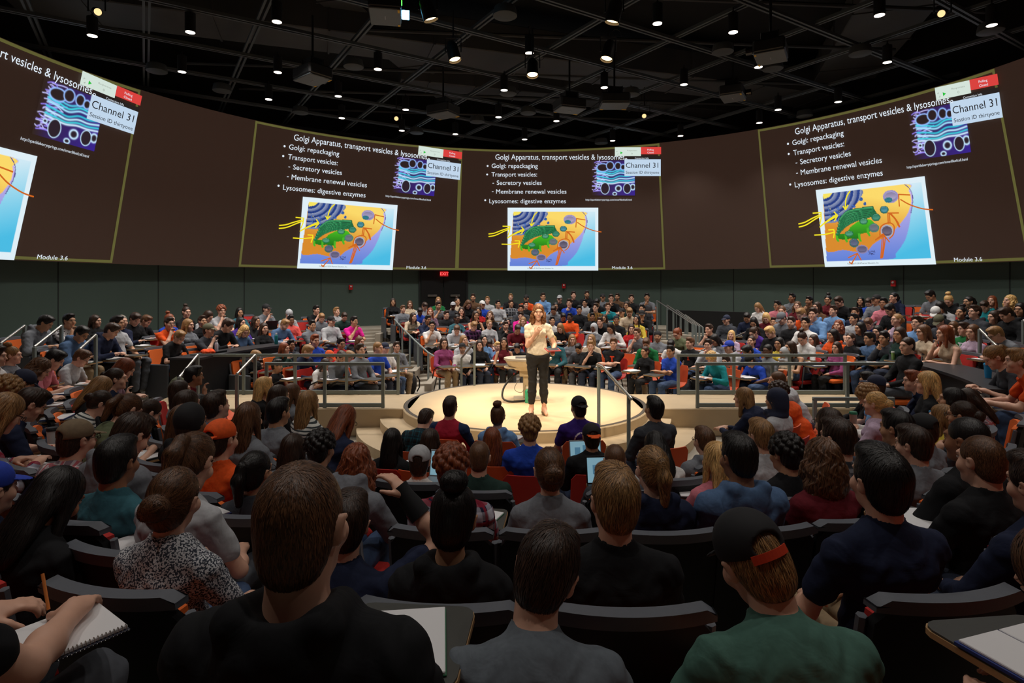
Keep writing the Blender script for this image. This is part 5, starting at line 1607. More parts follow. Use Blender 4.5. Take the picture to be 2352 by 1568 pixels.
SL = dict(slide_frame=frame_mesh(), cell_diagram=grid_mesh('cell', 592, 738, 1572, 1416, 190, 135, .010, M_INK, CELL), microscope_picture=grid_mesh('neon', 1500, 228, 1968, 606, 110, 88, .010, M_INK, NEON),
          yellow_arrows=strokes(YEL, 5.5, .018, M_YEL), orange_arrows=strokes(ORA, 5.0, .018, M_ORA),
          slide_title=slide_text('Golgi Apparatus, transport vesicles & lysosomes', 460, 1855, 220, 58), web_address=slide_text('http://sparkleberrysprings.com/innerlifeofcell.html', 1435, 1935, 662, 20),
          module_caption=slide_text('Module 3.6', 1722, 1942, 1400, 30), copyright_line=slide_text('Copyright © 2010 Pearson Education, Inc.', 806, 1090, 1398, 13, .016, M_TDARK))
LINES = [('Golgi: repackaging', 420, 918, 310), ('Transport vesicles:', 418, 910, 402), ('Secretory vesicles', 475, 960, 492), ('Membrane renewal vesicles', 468, 1228, 587), ('Lysosomes: digestive enzymes', 395, 1222, 690)]
LM = [slide_text(s, a, b_, y, 48) for s, a, b_, y in LINES]
def disc(x, y, r, off, mat, n=14): return uvmesh('dot', [zp(x + r * math.cos(6.2832 * k / n), y - r * math.sin(6.2832 * k / n)) for k in range(n)], [tuple(range(n))], off, [mat])
BM = [disc(376, 288, 10, .014, M_TXT), disc(371, 380, 10, .014, M_TXT), strokes([[(430, 474), (444, 474)]], 3, .014, M_TXT), strokes([[(424, 566), (438, 566)]], 3, .014, M_TXT), disc(350, 658, 10, .014, M_TXT)]
BAD = dict(badge_strip=grid_mesh('strip', 1752, 86, 2034, 182, 8, 2, .020, M_PALEG), red_panel=grid_mesh('red', 2034, 84, 2252, 162, 8, 2, .021, M_RED), play_symbol=uvmesh('play', [zp(1812, 132), zp(1812, 162), zp(1838, 147)], [(0, 1, 2)], .024, [M_GREEN]),
           poll_letters=slide_text('Polling', 2104, 2172, 122, 18, .025), closed_letters=slide_text('Closed', 2104, 2172, 152, 18, .025), dark_strip=grid_mesh('dk', 1870, 180, 2250, 216, 8, 2, .019, emit('projected_dark_strip', (34, 28, 26), 1.0)),
           info_letters=slide_text('Connection Info', 1968, 2118, 212, 16, .025), channel_panel=grid_mesh('chan', 1856, 216, 2248, 396, 10, 4, .021, M_PALE), channel_letters=slide_text('Channel 31', 1872, 2222, 308, 56, .026, M_TDARK), session_letters=slide_text('Session ID thirtyone', 1872, 2230, 372, 30, .026, M_TDARK), responses_letters=slide_text('Responses', 1886, 1992, 128, 13, .025, emit('projected_grey', (150, 160, 150), 1.0)),
           count_letter=slide_text('0', 1930, 1944, 164, 18, .025, emit('projected_grey', (150, 160, 150), 1.0)), cog_symbol=strokes([[(1874 + 9 * math.cos(t), 214 + 9 * math.sin(t)) for t in np.linspace(0, 6.3, 13)]], 2.5, .024, M_TXT), expand_symbol=strokes([[(1772, 138), (1772, 130), (1780, 130)], [(1786, 154), (1786, 162), (1778, 162)]], 2, .024, emit('projected_grey', (150, 160, 150), 1.0)))
def azm(a, b_): return (px2ring(*a)[0] + px2ring(*b_)[0]) / 2
def rescale(me, f):
    if abs(f - 1) < .004: return me
    m = me.copy(); n = len(m.vertices); co = np.zeros(n * 3); m.vertices.foreach_get('co', co); co = co.reshape(-1, 3)
    az = np.arctan2(co[:, 0], co[:, 1]); r = np.hypot(co[:, 0], co[:, 1]); az = math.radians(AZL) + (az - math.radians(AZL)) * f
    co[:, 0], co[:, 1] = r * np.sin(az), r * np.cos(az); m.vertices.foreach_set('co', co.ravel()); m.update(); return m
STARTS = [(-67.0, 35.4, 'leftmost projected slide, cut off by the picture edge'), (-49.72, 36.95, 'projected slide left of the middle, above the exit doors'), (AZL, WSL, 'middle projected slide straight ahead behind the lecturer'), (42.24, 33.1, 'rightmost full projected slide, above the right block of seats')]
STARTS[0] = (STARTS[0][0] - STARTS[0][1],) + STARTS[0][1:]
for a0, wd, lab in STARTS:
    fs = wd / WSL
    s = thing('projected_slide', lab, 'projected slide', (RC[0], RC[1], 0), -math.radians(a0 - AZL), 'slides round the screen ring')
    for k, me in SL.items(): put(k, rescale(me, fs), s)
    for (tx, *_r), me, bm in zip(LINES, LM, BM): o = put('text_line', rescale(me, fs), s); put('bullet', rescale(bm, fs), o)
    bd = None
    for k, me in BAD.items():
        o = put('polling_badge' if k == 'badge_strip' else k, rescale(me, fs), bd or s)
        if k == 'badge_strip': bd = o
# ------------------------------------------------------------ overhead: strut grid, ducts, downlights, spots, speakers, projectors
GZ = 7.45
M_STRUT = plain('strut_grey', (74, 82, 86), .6, metal=.2)
b = MB(); ang = math.radians(32)
ca, sa = math.cos(ang), math.sin(ang)
for k in range(-6, 7):
    for q in (0, 1):
        off = k * 1.83; L = math.sqrt(max(0, 11.2 ** 2 - off ** 2))
        if L < 1: continue
        dx, dy = ((ca, sa), (-sa, ca))[q]; nx, ny = -dy, dx
        for e in (-.045, .045):
            c = (nx * (off + e), ny * (off + e), GZ + .06 * q)
            b.box(c, (2 * L, .042, .06), Matrix.Rotation(math.atan2(dy, dx), 3, 'Z'))
struct('ceiling_grid', b.mesh('grid', M_STRUT))
M_DUCT = plain('duct_grey', (60, 62, 63), .7, noise=.15, scale=2)
for q, (x0, y0, x1, y1, w, h, z) in enumerate(((-11, 1.2, 11, 8.4, 1.3, .7, 8.35), (-11, -5.6, 11, 1.2, 1.1, .6, 8.5), (-7, -9, -2, 10, .8, .5, 8.75), (4.2, -9.5, 9.5, 7.5, 1.6, .6, 8.6), (-4, 6.8, 9, 10.6, .9, .5, 8.5))):
    L = math.hypot(x1 - x0, y1 - y0); b = MB(); b.box((0, 0, 0), (L * .92, w, h), bev=.02)
    for s_ in range(-4, 5): b.box((s_ * L * .1, 0, 0), (.04, w + .05, h + .05))
    o = struct('ceiling_duct', b.mesh('duct', M_DUCT)); o.location = ((x0 + x1) / 2, (y0 + y1) / 2, z); o.rotation_euler = (0, 0, math.atan2(y1 - y0, x1 - x0))
b = MB()
for k in range(9):
    y = -8 + k * 2.1; b.tube([(-9.5 + abs(k - 4) * .5, y, 8.0 + .06 * (k % 3)), (9.5 - abs(k - 4) * .5, y + 1.6, 8.0 + .06 * (k % 3))], .045, 8)
struct('ceiling_pipe', b.mesh('pipes', plain('pipe_grey', (40, 44, 45), .6)))
M_CAN = plain('can_black', (16, 17, 18), .5)
M_LAMPW = emit('lamp_white', (255, 240, 224), 4.5)
M_LAMPO = emit('lamp_warm', (255, 206, 140), 9.0)
def f_can():
    b = MB(); b.lathe([(.085, 0), (.09, .0), (.09, .34), (.03, .36), (.03, .38)], 20); return b
def f_lens():
    b = MB(); b.lathe([(.08, -.002), (.08, -.005), (.002, -.006)], 20, cap=False); return b
CANS = [(212,78),(437,70),(636,46),(418,161),(638,162),(617,224),(777,217),(785,267),(868,155),(1158,203),(1216,118),(932,248),(1145,265),(923,296),(1046,304),(1278,274),(1205,316),(1388,197),(1510,50),(1571,190),(1407,319),(1684,70),(2020,31),(2278,54),(1742,150),(2038,139),(1787,248),(1925,230),(1744,278),(1563,308)]
pos = [unproj(x, y + 4, z=7.05) for x, y in CANS]
pos += [Vector(v + (7.05,)) for v in ((-5.5, -4.5), (-2.6, -5.5), (.6, -5.0), (3.6, -5.2), (6.2, -4.2), (-3.5, -8.3), (.2, -8.6), (3.6, -8.2))]  # unseen cans over the near seats, added for lighting
for i, v in enumerate(sorted(pos, key=lambda v: (round(v.y), v.x))):
    px, py = pxof(v.x, v.y), 655 - (v.z - 2.45) * 1350 / (v.y + 10.06)
    t = thing('downlight', 'black can downlight under the ceiling grid, %s from the front, %s from the left' % (ORD[i // 8 + 1] + ' rank', ORD[i % 8 + 1]), 'ceiling light', v, 0, 'can downlights')
    put('housing', mk(f_can, M_CAN, 'can', True), t); put('lamp', mk(f_lens, M_LAMPW, 'can_lens', True), t)
    hgt = GZ + .05 - v.z - .36
    b = MB(); b.tube([(0, 0, .36), (0, 0, .36 + hgt)], .012, 6); put('stem', nov('stem', lambda: b.mesh('stem', M_CAN)), t)
    l = bpy.data.lights.new('downlight_beam', 'SPOT'); l.energy = CAN_W * (1.3 if v.y > -2.5 else .6); l.color = (1, .93, .86); l.spot_size = math.radians(112); l.spot_blend = .8; l.shadow_soft_size = .07
    lo = put('downlight_beam', l, t); lo.location = (0, 0, -.03)
SPOTS = [(983, 22), (1041, 120), (1411, 28), (1397, 118), (1223, 157), (1040, 60), (1440, 70)]
def f_spot():
    b = MB(); b.lathe([(.11, -.16), (.115, -.16), (.105, .12), (.06, .2), (.0, .21)], 20, cap=False); return b
def f_slens():
    b = MB(); b.lathe([(.001, -.12), (.10, -.12)], 20, cap=False); return b
def f_yoke():
    b = MB(); b.tube([(.14, 0, 0), (.14, 0, .26), (-.14, 0, .26), (-.14, 0, 0)], .012, 6); b.tube([(0, 0, .26), (0, 0, .75)], .016, 6); b.tube([(.14 + .10 * math.cos(a), .02, .28 + .12 * math.sin(a)) for a in np.linspace(0, 6.0, 14)], .005, 5); return b
SP = [unproj(x, y, z=6.62) for x, y in SPOTS[:5]] + [Vector((-2.7, -6.3, 6.62)), Vector((2.4, -6.6, 6.62))]  # last two are unseen, added to light the lecturer from the front
for i, v in enumerate(SP):
    tgt = Vector((.15, -.35, .9)); d = (tgt - v).normalized()
    t = thing('stage_spotlight', 'lit warm stage spotlight over the stage, ' + ('nearest on the left', 'farther on the left', 'nearest on the right', 'farther on the right', 'farthest, in the middle', 'above the near block, left', 'above the near block, right')[i], 'spotlight', v, 0, 'warm stage spotlights')
    q = d.to_track_quat('-Z', 'Y')
    h = put('lamp_body', mk(f_spot, M_CAN, 'spot', True), t); h.rotation_mode = 'QUATERNION'; h.rotation_quaternion = q
    put('lens', mk(f_slens, M_LAMPO, 'spot_lens'), h); put('yoke', mk(f_yoke, M_CAN, 'yoke', True), t)
    l = bpy.data.lights.new('stage_beam', 'SPOT'); l.energy = STAGE_W * (.8, .6, .8, .6, .5, 1.7, 1.1)[i]; l.color = (1, .80, .55); l.spot_size = math.radians(37 if i < 5 else 30); l.spot_blend = .7; l.shadow_soft_size = .09
    lo = put('stage_beam', l, t); lo.rotation_mode = 'QUATERNION'; lo.rotation_quaternion = q; lo.location = d * .2
for i, (x, y, w) in enumerate(((910, 272, 'left of the middle, low over the far wall'), (1480, 266, 'right of the middle, low over the far wall'), (222, 26, 'at the upper left'), (2165, 30, 'at the upper right'))):
    v = unproj(x, y, z=6.9); t = thing('small_spotlight', 'small dim theatre spotlight on the grid ' + w, 'spotlight', v, 0, 'small theatre spotlights')
    d = (Vector((CAM[0], CAM[1] + 4, 3)) - v).normalized(); q = d.to_track_quat('-Z', 'Y')
    h = put('lamp_body', mk(f_spot, M_CAN, 'spot', True), t); h.rotation_mode = 'QUATERNION'; h.rotation_quaternion = q; h.scale = (.55,) * 3
    put('lens', nov('dimlens', lambda: f_slens().mesh('lens', emit('lamp_dim', (255, 214, 150), 1.3))), h); put('yoke', mk(f_yoke, M_CAN, 'yoke', True), t)
def f_spk():
    b = MB(); b.lathe([(.20, .0), (.215, .01), (.215, .05), (.19, .16), (.02, .17)], 28); return b
SPK = [(1160,38),(360,165),(510,210),(690,260),(812,155),(957,306),(1096,281),(1167,217),(1213,261),(1449,219),(1660,121),(1775,160),(1976,125),(2275,74),(1848,268),(1381,330)]
for i, (x, y) in enumerate(SPK):
    v = unproj(x, y, z=7.2); t = thing('ceiling_speaker', 'dark round ceiling speaker, %s from the left among the ceiling speakers' % ORD[sorted(p[0] for p in SPK).index(x) + 1], 'speaker', v, 0, 'round ceiling speakers')
    put('grille', nov('spk', lambda: f_spk().mesh('speaker', plain('speaker_grey', (62, 68, 70), .7), True)), t)
    b = MB(); b.tube([(0, 0, .16), (0, 0, GZ - 7.2)], .012, 6); put('rod', nov('spkrod', lambda: b.mesh('rod', M_CAN)), t)
M_PROJ = plain('projector_grey', (88, 96, 100), .5); M_PROJD = plain('projector_dark', (28, 30, 32), .5)
PROJ = [(885, 34, 100, 6.7, True, 'with its lamp flaring, at the top edge'), (718, 180, 140, 6.4, False, 'left of the middle'), (1018, 262, 150, 6.4, False, 'over the middle, farther left'), (1308, 250, 200, 6.4, False, 'over the middle, facing right'), (1411, 240, 180, 6.4, False, 'with a square dark case'), (1770, 128, 240, 6.35, False, 'right of the middle, hung low'), (1683, 222, 60, 6.7, False, 'small and dark, at the right')]
for i, (x, y, az, z, on, w) in enumerate(PROJ):
    v = unproj(x, y, z=z); t = thing('ceiling_projector', 'grey ceiling projector on a pole, ' + w, 'projector', v, math.radians(az), 'ceiling projectors')
    b = MB(); b.box((0, 0, .09), (.62, .50, .22), bev=.03); put('case', nov('pcase', lambda: b.mesh('case', M_PROJD)), t)
    b = MB(); b.box((0, 0, -.03), (.60, .48, .03), bev=.01); b.box((-.25, -.21, -.047), (.10, .03, .006), mi=1); b.box((.25, -.21, -.047), (.06, .03, .006), mi=1); b.box((0, 0, -.047), (.12, .012, .004), mi=2)
    put('underside', nov('punder', lambda: b.mesh('underside', [M_PROJ, plain('proj_yellow', (214, 170, 30), .6), plain('proj_mark', (150, 156, 160), .6)])), t)
    b = MB(); b.lathe([(.06, 0), (.07, .02), (.07, .12), (.0, .12)], 16)
    L = put('lens_barrel', nov('plens%d' % on, lambda: b.mesh('lens', emit('proj_lamp', (120, 210, 255), 14) if on else plain('lens_black', (10, 10, 12), .15))), t); L.rotation_euler = (math.pi / 2, 0, 0); L.location = (.15, -.25, .09)
    b = MB(); b.tube([(0, 0, .36), (0, 0, GZ - 6.35 + .1)], .022, 8); b.box((0, 0, .30), (.30, .24, .12), bev=.01)
    for q in range(4): b.tube([((q % 2 - .5) * .3, (q // 2 - .5) * .26, .2), ((q % 2 - .5) * .3, (q // 2 - .5) * .26, .36)], .012, 6)
    put('mount', nov('pmount', lambda: b.mesh('mount', M_CAN)), t)
    if on:
        for q in range(3):
            b = MB(); b.box((0, 0, 0), (.03, .012, .03)); o = put('status_light', nov('pled', lambda: b.mesh('led', emit('led_green', (70, 255, 60), 5))), t); o.location = (-.10 - q * .045, -.256, .14)
# ------------------------------------------------------------ rails, desks, lectern, lecturer and small things
def bar(b, p, q, w=.045, d=.02):
    p, q = Vector(p), Vector(q); v = q - p; L = v.length; R = v.to_track_quat('X', 'Z').to_matrix(); b.box((p + q) / 2, (L, d, w), R); return b
def guardrail(name, x0, x1, y, z0, h, posts, label):
    t = thing('guardrail', label, 'railing', ((x0 + x1) / 2, y, z0), 0, 'guardrails along the walkway'); cx = (x0 + x1) / 2
    b = MB(); b.box((0, 0, h), (abs(x1 - x0), .05, .05), bev=.004); put('top_rail', b.mesh('top_rail', RAILM), t)
    b = MB(); b.box((0, 0, .045), (abs(x1 - x0), .03, .07), bev=.004); put('bottom_rail', b.mesh('bottom_rail', RAILM), t)
    for k in range(posts):
        b = MB(); b.box((x0 + .025 + (x1 - x0 - .05) * k / (posts - 1) - cx, 0, h / 2), (.05, .045, h), bev=.004); put('post', b.mesh('post', RAILM), t)
guardrail('', -6.1, -2.28, .70, .45, .72, 5, 'long dark guardrail on the far side of the left walkway')
guardrail('', -4.25, -2.30, -.47, .45, .72, 3, 'short guardrail on the near side of the left walkway')
guardrail('', 2.80, 5.9, .70, .45, .72, 4, 'dark guardrail on the far side of the right walkway')
guardrail('', 2.78, 6.5, -.47, .45, .72, 4, 'long guardrail on the near side of the right walkway')
guardrail('', 4.05, 5.2, -1.72, .10, .74, 2, 'low guardrail by the right side steps, behind the near listeners')
def handrail(pts, posts, label, mat=STEEL, r=.021, pm=None):
    t = thing('handrail', label, 'railing', pts[0], 0, 'handrails by the steps'); o = Vector(pts[0])
    b = MB(); b.tube([Vector(p) - o for p in pts], r, 10); put('rail', b.mesh('rail', mat, True), t)
    for x, y, z0, z1 in posts:
        b = MB(); b.box((x - o.x, y - o.y, (z0 + z1) / 2 - o.z), (.045, .045, z1 - z0), bev=.004); put('post', b.mesh('post', pm or RAILM), t)
handrail([(1.00, -1.62, 1.31), (1.06, -1.75, 1.30), (1.30, -2.48, 1.01), (1.31, -2.52, .99)], [(1.02, -1.65, .45, 1.30), (1.29, -2.45, 0, 1.02)], 'steel handrail at the front steps of the stage, right of the lecturer')
handrail([(-.96, 1.66, 1.28), (-1.0, 1.75, 1.27), (-1.31, 2.55, .88)], [(-.97, 1.68, .45, 1.27), (-1.30, 2.5, 0, .90)], 'steel handrail at the back of the stage, left of the lectern')
for q, (a, c, w) in enumerate((((-4.42, -.45, 1.31), (-4.46, -1.0, 1.08), 'nearest the stage'), ((-5.36, -.45, 1.31), (-5.32, -1.05, 1.04), 'second from the stage'), ((-7.02, -.46, 1.64), (-6.9, -.98, 1.46), 'third from the stage'), ((-7.58, -.46, 1.79), (-7.5, -1.1, 1.51), 'fourth from the stage'), ((-8.18, -.46, 1.79), (-8.02, -1.1, 1.56), 'at the left picture edge'))):
    z0 = zq(math.hypot(a[0], a[1])); z1 = zq(math.hypot(c[0], c[1]))
    handrail([a, c], [(a[0], a[1], z0, a[2]), (c[0], c[1], z1, c[2])], 'short sloping handrail at the left side steps, ' + w)
for q, (a, c, w) in enumerate((((7.42, -.46, 1.73), (7.30, -.98, 1.48), 'beside the man in the green tee'), ((8.1, -.5, 1.88), (7.95, -1.1, 1.60), 'at the right picture edge'))):
    handrail([a, c], [(a[0], a[1], zq(7.4), a[2]), (c[0], c[1], zq(7.3), c[2])], 'short sloping handrail at the right side steps, ' + w)
pts = [pol(r, -27.2) + (zr(r) + .86 - .04 * (8 - r),) for r in (8.0, 7.0, 6.0, 5.0, 4.1)]
handrail(pts, [(p[0], p[1], zq(math.hypot(p[0], p[1])), p[2]) for p in [pol(r, -27.2) + (zr(r) + .86 - .04 * (8 - r),) for r in (7.9, 7.2, 6.5, 5.8, 5.0, 4.2)]], 'long dark handrail sloping down the left side of the far seats', RAILM)
for q in range(4):
    a0 = 27.0 + q * 2.6; p = pol(9.0 - q * .35, a0 + 1) + (1.98 - q * .12,); e = pol(6.9 + .1 * q, a0 + 13.5 - q * 2.2) + (1.44 - .03 * q,)
    handrail([p, e], [(p[0], p[1], zq(8.6), p[2]), ((p[0] + e[0]) / 2, (p[1] + e[1]) / 2, zq(7.6), (p[2] + e[2]) / 2), (e[0], e[1], zq(6.8), e[2])], 'thin steel handrail of the stairs right of the far seats, ' + ('first', 'second', 'third', 'fourth')[q] + ' from the top', r=.016)
for q in range(4):
    r0, r1 = 5.2 + q * 1.05, 6.15 + q * 1.05
    P = [pol(r, 51.5) + (zr(r) + .90,) for r in (r1, r0)]
    handrail(P, [(P[0][0], P[0][1], zq(r1), P[0][2]), (P[1][0], P[1][1], zq(r0), P[1][2])], 'short steel handrail climbing the left edge of the right block, ' + ('lowest', 'second lowest', 'second highest', 'highest')[q], r=.018)
# stepped side wall and dark opening right of the far seats
b = MB()
for k in range(4): b.box((k * .1, k * .38, (.62 + .16 * k) / 2), (1.9 - .2 * k, .36, .62 + .16 * k), bev=.008)
o = struct('stair_block', b.mesh('stair_block', CONC)); o.location = pol(6.4, 37) + (0,); o.rotation_euler = (0, 0, -math.radians(37))
b = MB(); b.box((0, 0, 0), (2.2, .12, .62)); o = struct('trim_40', b.mesh('shade_panel', SHADE_BLACK)); o.location = pol(8.3, 39) + (1.42,); o.rotation_euler = (0, 0, -math.radians(39))  # black panel painting in the shade inside the opening
# desks
M_DESK = plain('desk_black', (42, 42, 46), .42, noise=.15, scale=12)
def desk(label, r0, r1, a0, a1, zt, zf, rp):
    t = thing('curved_desk', label, 'desk', (0, 0, 0))
    put('desk_top', arc_slab(r0, r1, a0, a1, zt - .04, zt).mesh('desk_top', M_DESK), t)
    put('front_panel', arc_slab(rp, rp + .04, a0, a1, zf, zt - .04).mesh('front_panel', plain('desk_panel', (30, 30, 33), .5)), t)
    for a in (a0, a1):
        x0, y0 = pol(rp, a); x1, y1 = pol(r1 - .05, a); b = MB(); bar(b, (x0, y0, (zf + zt) / 2), (x1, y1, (zf + zt) / 2), zt - zf - .05, .04); put('end_panel', b.mesh('end_panel', plain('desk_panel', (30, 30, 33), .5)), t)
desk('long black curved desk in the left block with two men writing at it', 5.72, 6.28, 272.5, 299.5, 1.17, .05, 5.78)
desk('black curved desk at the right edge with a blue cup on it', 6.25, 6.95, 93.5, 117.5, 1.19, .10, 6.3)
# lectern
LX, LY, LZ = .04, .24, .45
le = thing('lectern', 'beige boat-shaped lectern on a column behind the lecturer', 'lectern', (LX, LY, LZ))
b = MB(); P = [(.44 * math.cos(t) * (1 if math.cos(t) > 0 else .92), (.30) * math.sin(t)) for t in np.linspace(0, 2 * math.pi, 29)[:-1]]
b.prism([(x * 1.0, y) for x, y in P], .70, .735); put('top', b.mesh('lectern_top', plain('lectern_grey', (168, 160, 150), .4)), le)
V = []
for z, sx, sy in ((.52, .22, .16), (.60, .36, .25), (.70, .42, .29)): V += [(x / .44 * sx, y / .30 * sy, z) for x, y in P]
m = len(P); b = MB(); b.add(V, [(i * m + k, i * m + (k + 1) % m, (i + 1) * m + (k + 1) % m, (i + 1) * m + k) for i in (0, 1) for k in range(m)] + [tuple(range(m))[::-1]]); put('bowl', b.mesh('bowl', plain('lectern_beige', (186, 170, 142), .5)), le)
b = MB(); b.box((.02, -.03, .737), (.44, .26, .012), bev=.004); put('inset_panel', b.mesh('inset', plain('lectern_dark', (70, 68, 66), .4)), le)
b = MB(); b.box((.0, .06, .24), (.13, .15, .48), bev=.01); b.box((0, .04, .47), (.26, .22, .12), bev=.01); b.box((0, .06, .012), (.46, .36, .024), bev=.006); put('column', b.mesh('column', plain('lectern_beige', (186, 170, 142), .5)), le)
b = MB(); b.prism([(-.20 + x * .5, y * .6) for x, y in P], .56, .58); put('side_shelf', b.mesh('shelf', plain('lectern_beige', (186, 170, 142), .5)), le)
b = MB(); b.tube(spl([(LX - .12, LY + .1, .92), (LX - .26, LY, .84), (LX - .40, LY - .12, .68), (LX - .42, LY - .25, .53), (LX - .30, LY - .30, .475), (LX - .04, LY - .22, .472)], 6), .017, 8)
tag(put('cable_hose', b.mesh('hose', plain('hose_black', (20, 20, 22), .5), True)), 'thick black cable hose looping from the lectern to the stage floor', 'cable')
b = MB(); b.tube(spl([(LX - .1, LY - .05, .86), (LX - .22, LY - .2, .68), (LX - .10, LY - .26, .62), (LX - .02, LY - .2, .74)], 6), .005, 6)
tag(put('thin_cable', b.mesh('cable', plain('cable_grey', (120, 112, 100), .5), True)), 'thin grey cable hanging under the lectern', 'cable')
def bottle(x, y, z, label, col, h=.24, r=.036, cap=(60, 60, 64), cat='bottle', name='water_bottle', rough=.25):
    t = thing(name, label, cat, (x, y, z), 0)
    b = MB(); b.lathe([(r * .92, 0), (r, .01), (r, h * .72), (r * .8, h * .80), (r * .45, h * .86), (r * .45, h * .9)], 18); put('body', b.mesh('bottle', plain('bottle_%d_%d_%d' % col, col, rough), True), t)
    b = MB(); b.lathe([(r * .5, h * .88), (r * .5, h), (r * .3, h * 1.02)], 14); put('cap', b.mesh('cap', plain('bcap_%d' % cap[0], cap, .5)), t); return t
def cup(x, y, z, label, col, lid, h=.16, r=.042):
    t = thing('travel_cup', label, 'cup', (x, y, z), 0)
    b = MB(); b.lathe([(r * .72, 0), (r * .98, h)], 20); put('body', b.mesh('cup', plain('cup_%d_%d_%d' % col, col, .45), True), t)
    b = MB(); b.lathe([(r * 1.06, h), (r * 1.06, h + .012), (r * .92, h + .028)], 20); put('lid', b.mesh('lid', plain('lid_%d_%d' % lid[:2], lid, .4)), t); return t
bottle(LX + .0, LY - .30, .45, 'green water bottle standing on the stage at the foot of the lectern', (60, 170, 130), .27, .04, (190, 190, 180))
def at_pix(px, py, z): v = unproj(px, py, z=z); return v.x, v.y
x, y = pol(6.0, 297); bottle(x, y, 1.17, 'teal water bottle with white top on the left curved desk', (24, 104, 110), .24, .038, (220, 220, 222))
x, y = pol(6.0, 281.5); bottle(x, y, 1.17, 'clear plastic bottle on the left curved desk', (190, 190, 200), .22, .032, (210, 210, 214))
x, y = pol(6.0, 279); b = MB()
for k, (dx, dy, dz, r) in enumerate(((0, 0, .05, .07), (.06, .03, .06, .06), (-.07, .02, .05, .06), (.0, -.05, .04, .06), (.11, -.02, .04, .05))): pass
V, F = sdf_mesh([E((dx, dy, dz), (r, r * .9, r * .75), k=.03) for dx, dy, dz, r in ((0, 0, .045, .07), (.06, .03, .05, .06), (-.07, .02, .045, .06), (.0, -.05, .035, .055), (.11, -.02, .035, .05))], .008, fold)
tag(put('beanie_hat', mesh_np('hat', V, F, [plain('knit_orange', (236, 80, 28), .9)], True), None, (x, y, 1.165)), 'crumpled orange knitted hat on the left curved desk', 'hat')
cup(*pol(6.6, 108.0), 1.19, 'blue travel cup on the black curved desk at the right', (30, 140, 200), (40, 150, 210), .17, .05)
# ---- lecturer
sk = skeleton('s', True, yaw=0, roll=-2, stand=True)
pr = thing('person', 'woman lecturing on the stage in cream tee and black trousers, hand raised', 'person', (.18, -.97, .45), math.pi + .04)
pr.scale = (1.0, 1.0, 1.0)
dress('body', m_body(sk, 'lecturer', .0062, True), pr, m_skin(), SKIN['1'])
put('shirt', m_shirt(sk, 'lecturer', 't', .008), pr, mat=m_cloth('cr') if 'cr' in CLO else m_cloth('wh'))
put('trousers', m_pants(sk, 'lecturer', False, .008), pr, mat=plain('lecturer_trousers', (30, 29, 30), .8))
Mh = Matrix([[*sk['R'][i], sk['hc'][i]] for i in range(3)] + [[0, 0, 0, 1]])
o = dress('hair', m_hair('w', 1), pr, m_hairmat(), (128, 84, 52)); o.matrix_local = Mh
for s in (1, -1):
    b = put('shoe', m_sdf('flat_shoe', 'flat', [E((0, .04, -.062), (.042, .10, .028), k=.02), C((0, -.05, -.058), (0, -.03, -.05), .034, .034, k=.02), SUB(E((0, -.01, -.02), (.034, .062, .036), k=.006)), SUB(E((0, 0, -.184), (.3, .4, .10), k=.004))], .005), pr, tuple(sk['A'][s]), -s * .15, mat=plain('flat_tan', (118, 92, 66), .6))
b = MB(); b.tube([(-.078, .0, -.01), (-.075, .05, -.035), (-.045, .095, -.06)], .003, 6); b.box((-.04, .098, -.062), (.014, .014, .014), bev=.004)
o = put('headset_microphone', b.mesh('mic', plain('mic_black', (20, 20, 20), .5)), pr); o.matrix_local = Mh
wv = pr.matrix_world
def pworld(p): return Matrix.Translation((.18, -.97, .45)) @ Matrix.Rotation(math.pi + .04, 4, 'Z') @ Vector(p)
hp_ = sk['W'][-1] + (sk['W'][-1] - sk['El'][-1]) / np.linalg.norm(sk['W'][-1] - sk['El'][-1]) * .09
q = pworld(hp_); b = MB(); b.box((0, 0, 0), (.22, .15, .012), Matrix.Rotation(.2, 3, 'X'), bev=.004); b.box((0, 0, .008), (.18, .12, .003), Matrix.Rotation(.2, 3, 'X'), mi=1)
tag(put('tablet_computer', b.mesh('pad', [plain('pad_red', (170, 60, 60), .5), plain('pad_screen', (60, 60, 70), .3)]), None, (q.x, q.y - .01, q.z + .03), .3), 'small red tablet computer held in the lecturer\'s left hand', 'tablet')

# the pencil hand and spiral notebook at the lower left, papers at the lower right
def spiral_notebook(loc, rz, label, ink):
    t = thing('spiral_notebook', label, 'notebook', loc, rz)
    b = MB(); b.box((0, 0, .002), (.222, .285, .004), bev=.001); put('cover', b.mesh('cover', plain('cover_dark', (40, 42, 60), .5)), t)
    b = MB(); b.box((-.002, 0, .009), (.212, .278, .010), bev=.002); put('pages', b.mesh('pages', M_PAPER), t)
    b = MB()
    for k in range(30): y = -.13 + k * .009; b.tube([(.108 + .009 * math.cos(a), y + .001 * a, .009 + .010 * math.sin(a)) for a in np.linspace(0, 5.8, 9)], .0012, 4)
    put('spiral_binding', b.mesh('spiral', STEEL, True), t)
    for k, (x, y, w, h, c) in enumerate(ink):
        b = MB(); b.box((x, y, .0143), (w, h, .0006)); put('ink_mark', b.mesh('ink', plain('ink_%d_%d_%d' % c, c, .7)), t)
G = [(-.02 + .012 * (k % 3), .11 - k * .018, .10 + .02 * (k % 4), .0012, (150, 156, 176)) for k in range(13)]
spiral_notebook((-1.40, -8.56, 1.5405), -.62, 'open spiral notebook on the tablet arm in the lower left corner', [(-.06, .08, .03, .012, (70, 74, 90)), (-.03, .05, .05, .003, (70, 74, 90)), (.02, -.02, .006, .006, (40, 42, 50))])
b = MB(); b.tube([(-1.45, -8.50, 1.59), (-1.49, -8.47, 1.67)], .0042, 8)
